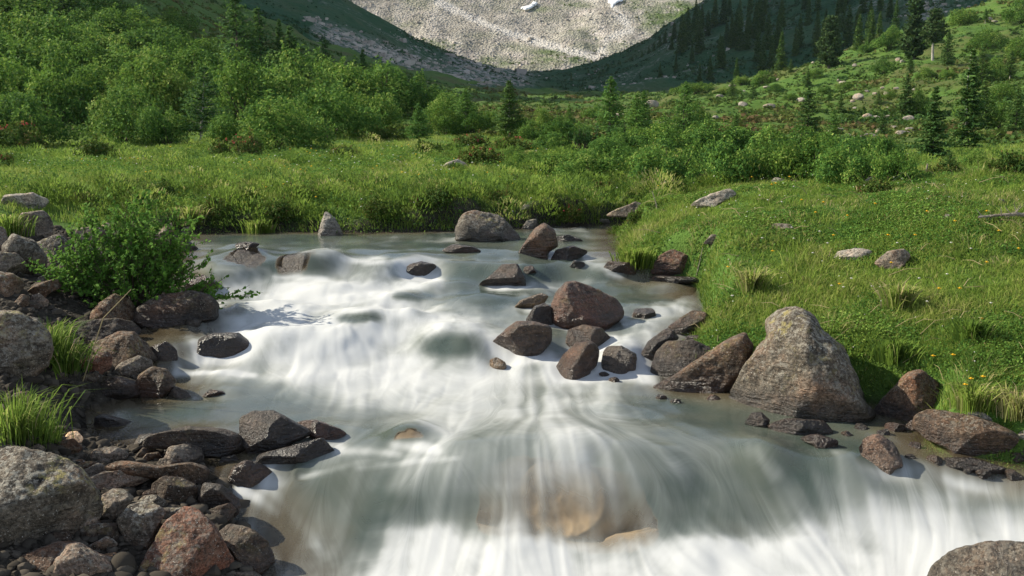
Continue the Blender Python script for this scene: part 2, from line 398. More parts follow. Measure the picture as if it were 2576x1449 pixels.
def pin(u, v, poly):
    """plate points inside a plate polygon"""
    ins = np.zeros(np.shape(u), bool)
    for i in range(len(poly)):
        a, b = poly[i - 1], poly[i]
        ins ^= ((a[1] > v) != (b[1] > v)) & (u < (b[0] - a[0]) * (v - a[1]) / (b[1] - a[1] + 1e-12) + a[0])
    return ins
ROCKY = [(-300, 1700), (-300, 560), (60, 545), (150, 575), (450, 590), (560, 830), (460, 1000), (600, 1200), (760, 1449), (800, 1700)]

# ground grid: columns of constant x / y, rows in log distance
GC = np.linspace(-2.3, 1.15, 640); GL = np.linspace(math.log(2.6), math.log(232), 600)
_c, _l = np.meshgrid(GC, GL, indexing='ij')
_Y = np.exp(_l); _X = _c * _Y
_L = 1.5 * np.sinh(land_tps(np.stack([_c.ravel() * 2, _l.ravel()], 1))).reshape(_c.shape)
_d = sdf(_X, _Y)
_nr = np.clip(_Y / 14, .25, 1)
_L = _L + fbm(_X * .9, _Y * .9, oct=4, seed=11) * .10 * _nr * (1 + sstep(30, 120, _Y) * 4) + fbm(_X * 3.1, _Y * 3.1, oct=3, seed=12) * .035 * _nr + (sstep(-1.6, -.1, _d) * (_Y > 13.5) * .30 * fbm(_X * 1.5, _Y * 1.5, oct=3, seed=18))
_L = _L + np.where(_Y > 40, fbm(_X * .12, _Y * .12, oct=4, seed=13) * 1.1 * sstep(40, 100, _Y), 0)
_bankn = fbm(_X * 1.3, _Y * 1.3, oct=3, seed=15) * .40
_k = sstep(-.34, .10, _d + _bankn * .6 * sstep(12, 14, _Y))
_zw = wbase(_X, np.minimum(_Y, 23))
_bed = _zw - .10 - .20 * sstep(0, .6, _d) + .05 * fbm(_X * 3, _Y * 3, oct=3, seed=16)
_G = np.where(_d > -2.9, _L * (1 - _k) + np.minimum(_bed, _L) * _k, _L)
def Zg(x, y):
    x = np.asarray(x, float); y = np.asarray(y, float)
    return bil(_G, (x / y - GC[0]) / (GC[1] - GC[0]), (np.log(np.maximum(y, 2.6)) - GL[0]) / (GL[1] - GL[0]))
def Zs(x, y):
    g = Zg(x, y); d = sdf(x, y)
    return np.where(d > -.25, np.maximum(g, Zw(x, np.minimum(y, 23))), g)

_gu, _gv = proj(_X, _Y, _G)
_bare = np.maximum(np.where(_Y > 12.5, sstep(-.42, -.15, _d), sstep(-.10, .05, _d)), (pin(_gu, _gv, ROCKY) & (_Y < 15)).astype(float))
_heathy = sstep(40, 60, _Y)
tag(mk('ground', np.stack([_X, _Y, _G], -1).reshape(-1, 3), [grid_quads(len(GC), len(GL))[:, ::-1]], M['ground'], {'bare': _bare.ravel(), 'heathy': _heathy.ravel()}), kind='structure')

# ------------------------------------------------------------------ the water sheet with its foam
FROWS = [570, 600, 640, 670, 700, 730, 760, 800, 840, 880, 920, 950, 980, 1020, 1060, 1100, 1140, 1180, 1220, 1260, 1300, 1340, 1380, 1420, 1460]
FTAB = '''11001123113210000000000
11111111011010000000000
12107422211212100000000
15336633222232111111111
16778664111232111111111
15999987332122111111111
14799785323224331111111
24588978774335331111111
23789986653354311111111
24789966542442311111111
26578987776766421111111
14789999988753211111111
11246888877521111111111
11124677777521111111111
11112456667742111111111
11112345566664321111111
11123566666665433311111
11223445666666432434221
11243344555554433545432
11243213233333333577754
11333343222222233799987
12333498633222357999998
22334699999777899999999
22345799999999999999999
22456899999999999999999'''.split('\n')
FT = np.array([[int(c) for c in r] for r in FTAB], float) / 9
def foam_tab(u, v):
    fv = np.interp(v, FROWS, np.arange(len(FROWS))); fu = np.clip((u - 400) / 100, 0, 22)
    def sm(f): i = np.floor(f); return i + sstep(0, 1, f - i)
    return bil(FT, sm(fv) * .5 + fv * .5, sm(fu) * .5 + fu * .5)

# ------------------------------------------------------------------ valley beyond: shaded slopes and the sunlit scree
VAL = '''0 100 120;0 -200 250;0 -700 430;0 -750 580;0 -700 760;-800 100 120;-800 -1280 250;-800 -1900 300;-800 -2300 430;-800 -2500 600;-800 -2200 760;-2200 -800 250;-2200 -2600 330;-2200 -3400 430;-2200 -3600 600;-2200 -3400 760
660 130 150;660 60 230;660 0 300;660 -150 430;660 -60 560;860 215 110;860 150 200;860 70 320;860 0 430;860 30 520;860 120 700;330 -60 200;330 -200 330;330 -400 450
1000 290 110;1000 205 200;1000 135 330;1000 85 430;1000 110 520;1000 165 740;1090 265 130;1090 230 200;1090 180 330;1090 132 450;1090 160 560
1330 280 130;1330 235 220;1330 205 400;1330 184 650;1330 184 760;1500 280 130;1500 245 220;1500 206 400;1500 174 680;1500 176 760;1200 190 600;1200 215 350
1640 275 200;1640 200 350;1640 122 520;1640 145 740;1700 60 545;1790 255 220;1790 120 370;1790 0 520;1790 20 740;2000 235 230;2000 60 380;2000 -80 520;2000 -60 740;2300 205 240;2300 0 330;2300 -200 500;2300 -150 740
2800 100 240;2800 -300 400;2800 -400 700;3500 0 240;3500 -500 500;3500 -500 740'''
P, val = [], []
for ln in VAL.replace('\n', ';').split(';'):
    u, v, Y = map(float, ln.split()); dx, dz = ray(u, v); P.append((dx * 1.6, math.log(Y) * 1.3)); val.append(dz)
val_tps = TPS(P, np.array(val), 1e-5)
VC = np.linspace(-1.5, .95, 330); VL = np.linspace(math.log(212), math.log(760), 190)
c_, l_ = np.meshgrid(VC, VL, indexing='ij'); vy_ = np.exp(l_); vx_ = c_ * vy_
vz_ = CAM[2] + vy_ * val_tps(np.stack([c_.ravel() * 1.6, l_.ravel() * 1.3], 1)).reshape(c_.shape)
vz_ = vz_ + fbm(vx_ * .02, vy_ * .02, oct=5, seed=21) * 7 + fbm(vx_ * .12, vy_ * .12, oct=3, seed=22) * 1.3 - 4 * sstep(235, 212, vy_)
_u, _v = proj(vx_, vy_, vz_)
stony = sstep(150, 60, np.abs(_u - 1230)) * sstep(230, 200, _v) * .9 + .8 * sstep(40, 10, np.abs(_v - (95 + (_u - 860) * .35))) * sstep(760, 820, _u) * sstep(1150, 1050, _u)
stony = np.maximum(stony, .7 * sstep(60, 20, np.hypot((_u - 2330) * .8, _v - 20)))
def Zv(x, y): return bil(vz_, (x / y - VC[0]) / (VC[1] - VC[0]), (np.log(y) - VL[0]) / (VL[1] - VL[0]))
tag(mk('valley_slopes', np.stack([vx_, vy_, vz_], -1).reshape(-1, 3), [grid_quads(len(VC), len(VL))[:, ::-1]], M['slope'], {'stony': np.clip(stony, 0, 1).ravel()}), kind='structure')

SC = np.linspace(-.55, .60, 300); ST = np.linspace(0, 1, 200)
c_, t_ = np.meshgrid(SC, ST, indexing='ij')
sv = np.interp(t_, [0, .12, .5, 1], [205, 180, 0, -420]); sy = np.interp(t_, [0, .12, .5, 1], [640, 715, 865, 1120])
su = CU + FPX * c_ * .99
sv = sv - 60 * ((su - 1400) / 700) ** 2 * sstep(.1, .6, t_)
dx, dz = ray(su, sv)
sx_, sy_, sz_ = dx * sy, sy, CAM[2] + dz * sy
sz_ = sz_ + fbm(sx_ * .012, sy_ * .012, oct=4, seed=31) * 9 + fbm(sx_ * .08, sy_ * .08, oct=3, seed=32) * 1.6
_u, _v = proj(sx_, sy_, sz_)
def line(pts):
    d = np.full(_u.shape, 1e9)
    for (a, b), (c, d2) in zip(pts[:-1], pts[1:]):
        ex, ey = c - a, d2 - b; t = np.clip(((_u - a) * ex + (_v - b) * ey) / (ex * ex + ey * ey), 0, 1); d = np.minimum(d, np.hypot(_u - a - t * ex, _v - b - t * ey))
    return d
nu = 9 * vnoise(sx_ * .06, sy_ * .06, seed=35)
track = np.zeros(_u.shape)
for pts in ([(1165, 35), (1280, 85), (1400, 120), (1520, 150), (1600, 165)], [(1535, 5), (1560, 40), (1590, 75), (1530, 95), (1510, 130), (1525, 160)], [(1150, 30), (1100, 5)]):
    track = np.maximum(track, sstep(12, 2, line(pts) + nu * .6) * .9)
green = np.zeros(_u.shape)
for gu, gv, a, b, w in ((1430, 150, 110, 16, 1), (1380, 130, 60, 12, .9), (1300, 120, 60, 14, .5), (1340, 20, 60, 12, .7), (1440, 12, 50, 14, .8), (1650, 45, 50, 45, 1), (1710, 30, 90, 34, 1.1), (1600, 10, 40, 25, .6), (1010, 60, 60, 16, .5), (1090, 115, 90, 20, .7), (1250, 155, 130, 16, .8), (1210, 90, 90, 14, .35)):
    green = np.maximum(green, w * np.exp(-((_u - gu + nu) / a) ** 2 - ((_v - gv + nu * .6) / b) ** 2))
green = np.maximum(green, .15 + .25 * sstep(-.1, .5, fbm(sx_ * .015, sy_ * .015, oct=3, seed=37)))
SCREE = np.stack([sx_, sy_, sz_], -1)
tag(mk('scree_slope', SCREE.reshape(-1, 3), [grid_quads(len(SC), len(ST))[:, ::-1]], M['scree'], {'green': green.ravel(), 'track': track.ravel()}), kind='structure')

import bmesh
def ico(lv):
    bm = bmesh.new(); bmesh.ops.create_icosphere(bm, subdivisions=lv, radius=1.0)
    out = (np.array([v.co[:] for v in bm.verts]), np.array([[v.index for v in f.verts] for f in bm.faces])); bm.free(); return out
ICO_SMALL = ico(2)
def lumps(n, place, size, name, mat, seed, label=None, fine=False):
    """loose stones, one mesh: low cubes knocked out of true"""
    r = np.random.default_rng(seed); p = place(n, r); n = len(p)
    if fine:
        base, quad = ICO_SMALL
    else:
        base = np.array([[x, y, z] for x in (-1, 1) for y in (-1, 1) for z in (-1, 1)], float)
        quad = np.array([[0, 1, 3, 2], [4, 6, 7, 5], [0, 4, 5, 1], [2, 3, 7, 6], [0, 2, 6, 4], [1, 5, 7, 3]])
    nb = len(base)
    s = size(r, n, p)
    if fine:
        v = base[None] * r.uniform(.6, 1.25, (n, 1, 3))
        for k in range(5):
            nn = r.normal(0, 1, (n, 1, 3)); nn /= np.linalg.norm(nn, axis=2, keepdims=True); d_ = (v * nn).sum(2, keepdims=True)
            v = v - np.maximum(0, d_ - r.uniform(.35, .75, (n, 1, 1))) * nn
        v[:, :, 2] *= .75
    else:
        v = base[None] * (1 + r.uniform(-.45, .25, (n, 8, 3))); v[:, :, 2] *= .7
    an = r.uniform(0, 6.28, n); ca, sa = np.cos(an)[:, None], np.sin(an)[:, None]
    v = np.stack([v[..., 0] * ca - v[..., 1] * sa, v[..., 0] * sa + v[..., 1] * ca, v[..., 2]], -1)
    v = v * s[:, None, None] + p[:, None]
    q = (quad[None] + nb * np.arange(n)[:, None, None]).reshape(-1, quad.shape[1])
    o = mk(name, v.reshape(-1, 3), [q], mat, smooth=fine, sharp=40 if fine else None)
    return tag(o, label, None, None, 'stuff')

def stone_mat(name, a, b):
    t = NT(name); v = t.n('ShaderNodeNewGeometry'); r = v.outputs['Random Per Island']
    n = t.noise(v.outputs['Position'], 6, 4)
    return t.done(t.bsdf(t.mix(t.math('ADD', t.math('MULTIPLY', r, .7), t.math('MULTIPLY', n, .3)), a, b), .9, spec=.1))
M['scree_stone'] = stone_mat('scree_stone', (.25, .22, .195), (.50, .45, .40))
M['gravel'] = stone_mat('bank_gravel', (.016, .013, .010), (.10, .085, .066))
def scree_place(n, r):
    i = r.uniform(0, SCREE.shape[0] - 1.01, n); j = r.uniform(0, SCREE.shape[1] * .62, n)
    p = np.stack([bil(SCREE[..., k], i, j) for k in range(3)], 1)
    keep = r.random(n) > bil(green, i, j) * 1.1
    return p[keep]
lumps(22000, scree_place, lambda r, n, p: np.exp(r.normal(-.95, .5, n)), 'scree_boulders', M['scree_stone'], 51, 'loose grey boulders covering the sunlit scree slope')

# snow patches lying on the scree
def snow(pts, label, rough):
    r = np.random.default_rng(9)
    P2 = np.array(pts, float); cen = P2.mean(0); rings = 7; V = []; n = 40
    # resample outline
    seg = np.concatenate([P2, P2[:1]]); dl = np.concatenate([[0], np.cumsum(np.linalg.norm(np.diff(seg, axis=0), axis=1))]); tt = np.linspace(0, dl[-1], n, endpoint=False)
    o = np.stack([np.interp(tt, dl, seg[:, k]) for k in (0, 1)], 1) + r.normal(0, rough, (n, 2))
    near = np.hypot(_u - cen[0], _v - cen[1]).ravel() < 45; Q_ = SCREE.reshape(-1, 3)[near]; pc = Q_.mean(0); nn_ = np.linalg.svd(Q_ - pc)[2][2]; nn_ *= -np.sign(nn_[1])
    for k in range(rings):
        f = 1 - k / rings; q_ = cen + (o - cen) * f
        for (u, v) in q_:
            dx, dz = ray(u, v); D_ = np.array([float(dx), 1, float(dz)]); t_0 = (nn_ @ (pc - CAM)) / (nn_ @ D_)
            V.append(CAM + D_ * t_0 + nn_ * (1.5 + .12 * (1 - f) ** .5 - (1.0 if k == 0 else 0)))
    i = np.arange(rings * n).reshape(rings, n); j = np.roll(i, -1, 1)
    q_ = np.stack([i[:-1], j[:-1], j[1:], i[1:]], -1).reshape(-1, 4)
    V = np.array(V)
    cap = i[-1][None, :]
    ob = mk('snow_patch', V, [q_, cap], M['snow']); tag(ob, label, 'snow patch')
snow([(1310, 22), (1322, 20), (1338, 13), (1345, 6), (1353, 8), (1349, 14), (1337, 22), (1322, 27)], 'slim tilted snow patch high on the sunlit scree', .6)
snow([(1530, 7), (1536, 12), (1541, 20), (1547, 12), (1557, 7), (1566, 4), (1568, -2), (1550, 2), (1540, -4), (1530, 0)], 'ragged snow patch at the top of the pale gully track', 1.2)

# ------------------------------------------------------------------ light
SUN = np.array([-.82, .20, .60]); SUN /= np.linalg.norm(SUN)
el = math.asin(SUN[2])
w = bpy.data.worlds.new('World'); S.world = w; w.use_nodes = True
nt = w.node_tree; bg = nt.nodes['Background']; sky = nt.nodes.new('ShaderNodeTexSky'); sky.sky_type = 'NISHITA'; sky.sun_disc = False
sky.sun_elevation = el; sky.sun_rotation = math.atan2(SUN[0], SUN[1]); sky.altitude = 1900
hs = nt.nodes.new('ShaderNodeHueSaturation'); hs.inputs['Saturation'].default_value = .62; nt.links.new(sky.outputs[0], hs.inputs['Color']); nt.links.new(hs.outputs[0], bg.inputs[0]); bg.inputs[1].default_value = .125
ld = bpy.data.lights.new('sun', 'SUN'); ld.energy = 5.0; ld.angle = math.radians(.53); ld.color = (1, .92, .76)
lo = bpy.data.objects.new('sun', ld); COL.objects.link(lo); lo.rotation_euler = Vector(tuple(-SUN)).to_track_quat('-Z', 'Y').to_euler(); lo.location = tuple(SUN * 60)
S.view_settings.view_transform = 'Standard'; S.view_settings.look = 'None'; S.view_settings.exposure = 0.95; S.view_settings.gamma = 1
S.render.engine = 'CYCLES'; S.cycles.use_denoising = True; S.cycles.max_bounces = 6; S.cycles.transparent_max_bounces = 16
S.cycles.diffuse_bounces = 3; S.cycles.glossy_bounces = 2; S.cycles.transmission_bounces = 2; S.cycles.caustics_reflective = False; S.cycles.caustics_refractive = False
# ------------------------------------------------------------------ boulders and stones
ICO = {lv: ico(lv) for lv in (2, 3, 4, 5, 6)}
KIND = {'g': (.098, .080, .060, .9), 'b': (.092, .058, .036, .45), 'r': (.125, .064, .042, .5), 'd': (.052, .036, .025, .3), 'p': (.27, .24, .20, 1), 'o': (.32, .225, .13, .1), 'c': (.62, .52, .36, 0), 's': (.145, .115, .088, .6)}
EDG = {}
def relax(lv, V):
    if lv not in EDG:
        t = ICO[lv][1]; e = np.unique(np.sort(np.concatenate([t[:, :2], t[:, 1:], t[:, ::2]]), 1), axis=0); e = np.concatenate([e, e[:, ::-1]]); e = e[np.argsort(e[:, 0])]
        EDG[lv] = (e[:, 1], np.searchsorted(e[:, 0], np.arange(len(ICO[lv][0]))), np.bincount(e[:, 0])[:, None])
    j, s, n = EDG[lv]; return V * .3 + .7 * np.add.reduceat(V[j], s, axis=0) / n
ROCKS_AT = []; DROWN = []; UNDER = set()
def rock(name, label, cat, vb, depth, kind, wetness, pts, group=None, seed=0, cuts=None, bury=.5, soft=1.0):
    r = np.random.default_rng(seed + 100)
    P2 = np.array(pts, float); x, y = P2[:, 0], P2[:, 1]; x2, y2 = np.roll(x, -1), np.roll(y, -1); cr = x * y2 - x2 * y; A = cr.sum() / 2
    uc, vc = ((x + x2) * cr).sum() / (6 * A), ((y + y2) * cr).sum() / (6 * A)
    wpx = np.ptp(x); hpx = np.ptp(y)
    pos = march(uc, vb, Zs)
    if pos is None: return None
    hw = wpx / 2 / FPX * pos[1]; d = depth * (.6 * hw + .4 * hpx / 2 / FPX * pos[1]); Yc = pos[1] + d * .72
    C = np.array([float(q) for q in at(uc, vc, Yc)]); D = C - CAM; D /= np.linalg.norm(D)
    R = np.array([D[1], -D[0], 0]); R /= np.linalg.norm(R); U = np.cross(R, D)
    lv = 6 if wpx > 170 else 5 if wpx > 60 else 4 if wpx > 40 else 3 if wpx > 14 else 2
    dirs, tri = ICO[lv]
    a, b, c = dirs.T; rho = np.sqrt(a * a + b * b); th = np.arctan2(b, a)
    # outline radius against direction
    T = np.linspace(-math.pi, math.pi, 241); rr = np.zeros(241)
    px, py = x - uc, -(y - vc)
    for k in range(len(px)):
        ax, ay, bx, by = px[k - 1], py[k - 1], px[k], py[k]
        den = np.cos(T) * (by - ay) - np.sin(T) * (bx - ax); den = np.where(np.abs(den) < 1e-9, 1e-9, den)
        t = (ax * (by - ay) - ay * (bx - ax)) / den; s = (np.cos(T) * ay - np.sin(T) * ax) / -den
        s = (ax * np.sin(T) - ay * np.cos(T)) / den
        rr = np.where((t > 0) & (s >= -.001) & (s <= 1.001), np.maximum(rr, t), rr)
    rr[rr == 0] = np.interp(T[rr == 0], T[rr > 0], rr[rr > 0])
    rr = rr * (1 + (bury + (.9 if float(sdf(C[0], C[1])) > .0 else 0)) * np.clip(-np.sin(T), 0, 1) ** 7)
    m = Yc / FPX * 1.08; inw = float(sdf(C[0], C[1])) > .05
    rad = np.interp(th, T, rr) * m
    inp = rad * rho ** .72
    V = (inp * np.cos(th))[:, None] * R + (inp * np.sin(th))[:, None] * U + (d * np.sign(c) * np.abs(c) ** .8)[:, None] * D
    size = math.sqrt(hw * max(hpx / 2 / FPX * Yc, .3 * hw))
    for k in range(cuts if cuts is not None else 9):
        n = r.normal(0, 1, 3)
        if k < 5: n[1] = -abs(n[1]) - .25
        nl = n[0] * R + n[1] * D + n[2] * U; nl /= np.linalg.norm(nl)
        s = V @ nl; face = abs(nl @ D)
        lim = s.max() * (r.uniform(.55, .80) if face > .55 else r.uniform(.93, .99))
        V = V - np.maximum(0, s - lim)[:, None] * nl * .96
    for _ in range({6: 4, 5: 2, 4: 1}.get(lv, 0)): V = relax(lv, V)
    nv = V / (np.linalg.norm(V, axis=1)[:, None] + 1e-9)
    q = V / size
    dsp = .060 * fbm(q[:, 0] * 1.3 + seed, q[:, 1] * 1.3, q[:, 2] * 1.3, oct=3, seed=seed) - .055 * np.abs(fbm(q[:, 0] * 2.2, q[:, 1] * 2.2 + seed, q[:, 2] * 2.2, oct=3, seed=seed + 9)) + .026 * fbm(q[:, 0] * 6, q[:, 1] * 6, q[:, 2] * 6, oct=3, seed=seed + 5) - .022 * np.abs(fbm(q[:, 0] * 3 + q[:, 2] * 1.5, q[:, 1] * 3, q[:, 2] * 11 + q[:, 0] * 3, oct=3, seed=seed + 6))
    V = V + nv * (dsp * size * soft)[:, None]
    base = np.array([C[0], C[1], pos[2]]); Wd = V + C
    dd = sdf(Wd[:, 0], Wd[:, 1]); zw = Zw(Wd[:, 0], np.minimum(Wd[:, 1], 23))
    nz = .07 * fbm(Wd[:, 0] * 6, Wd[:, 1] * 6, Wd[:, 2] * 6, oct=2, seed=3)
    wet = np.clip((.35 + wetness if inw and kind in 'bdro' else wetness) + sstep(.22, .03, Wd[:, 2] - zw + nz) * sstep(-.45, -.1, dd), 0, 1)
    if wetness >= .75:
        UNDER.add((C[0], C[1]))
        over = {.9: .006, .8: -.05}.get(wetness, .0); lift = .16 if wetness == .9 else 0
        zc_ = zw - over; Wd[:, 2] = np.where(Wd[:, 2] + lift > zc_, zc_ + np.maximum(0, Wd[:, 2] - zc_) * .05, Wd[:, 2] + lift); wet = np.full(len(Wd), .6 if wetness == .9 else 1.0)
        if wetness == .9:
            rf = np.sqrt(a * a + c * c); k_ = b > -.35; Wd[k_, 2] = (zw - over - .34 * sstep(.70, 1.0, rf) - .02 * np.abs(fbm(Wd[:, 0] * 7, Wd[:, 1] * 7, oct=3, seed=seed)))[k_]; Wd[:, 2] = np.minimum(Wd[:, 2], zw - over)
        DROWN.append(Wd[Wd[:, 2] > zw - .3])
    o = mk(name, Wd - base, [tri], M['sunken_rock' if wetness == .9 and kind == 'o' else 'rock'], {'wet': wet}, loc=base, sharp=62)
    o.color = KIND[kind]
    ROCKS_AT.append((C[0], C[1], max(hw, d) * .8))
    return tag(o, label, cat, group)

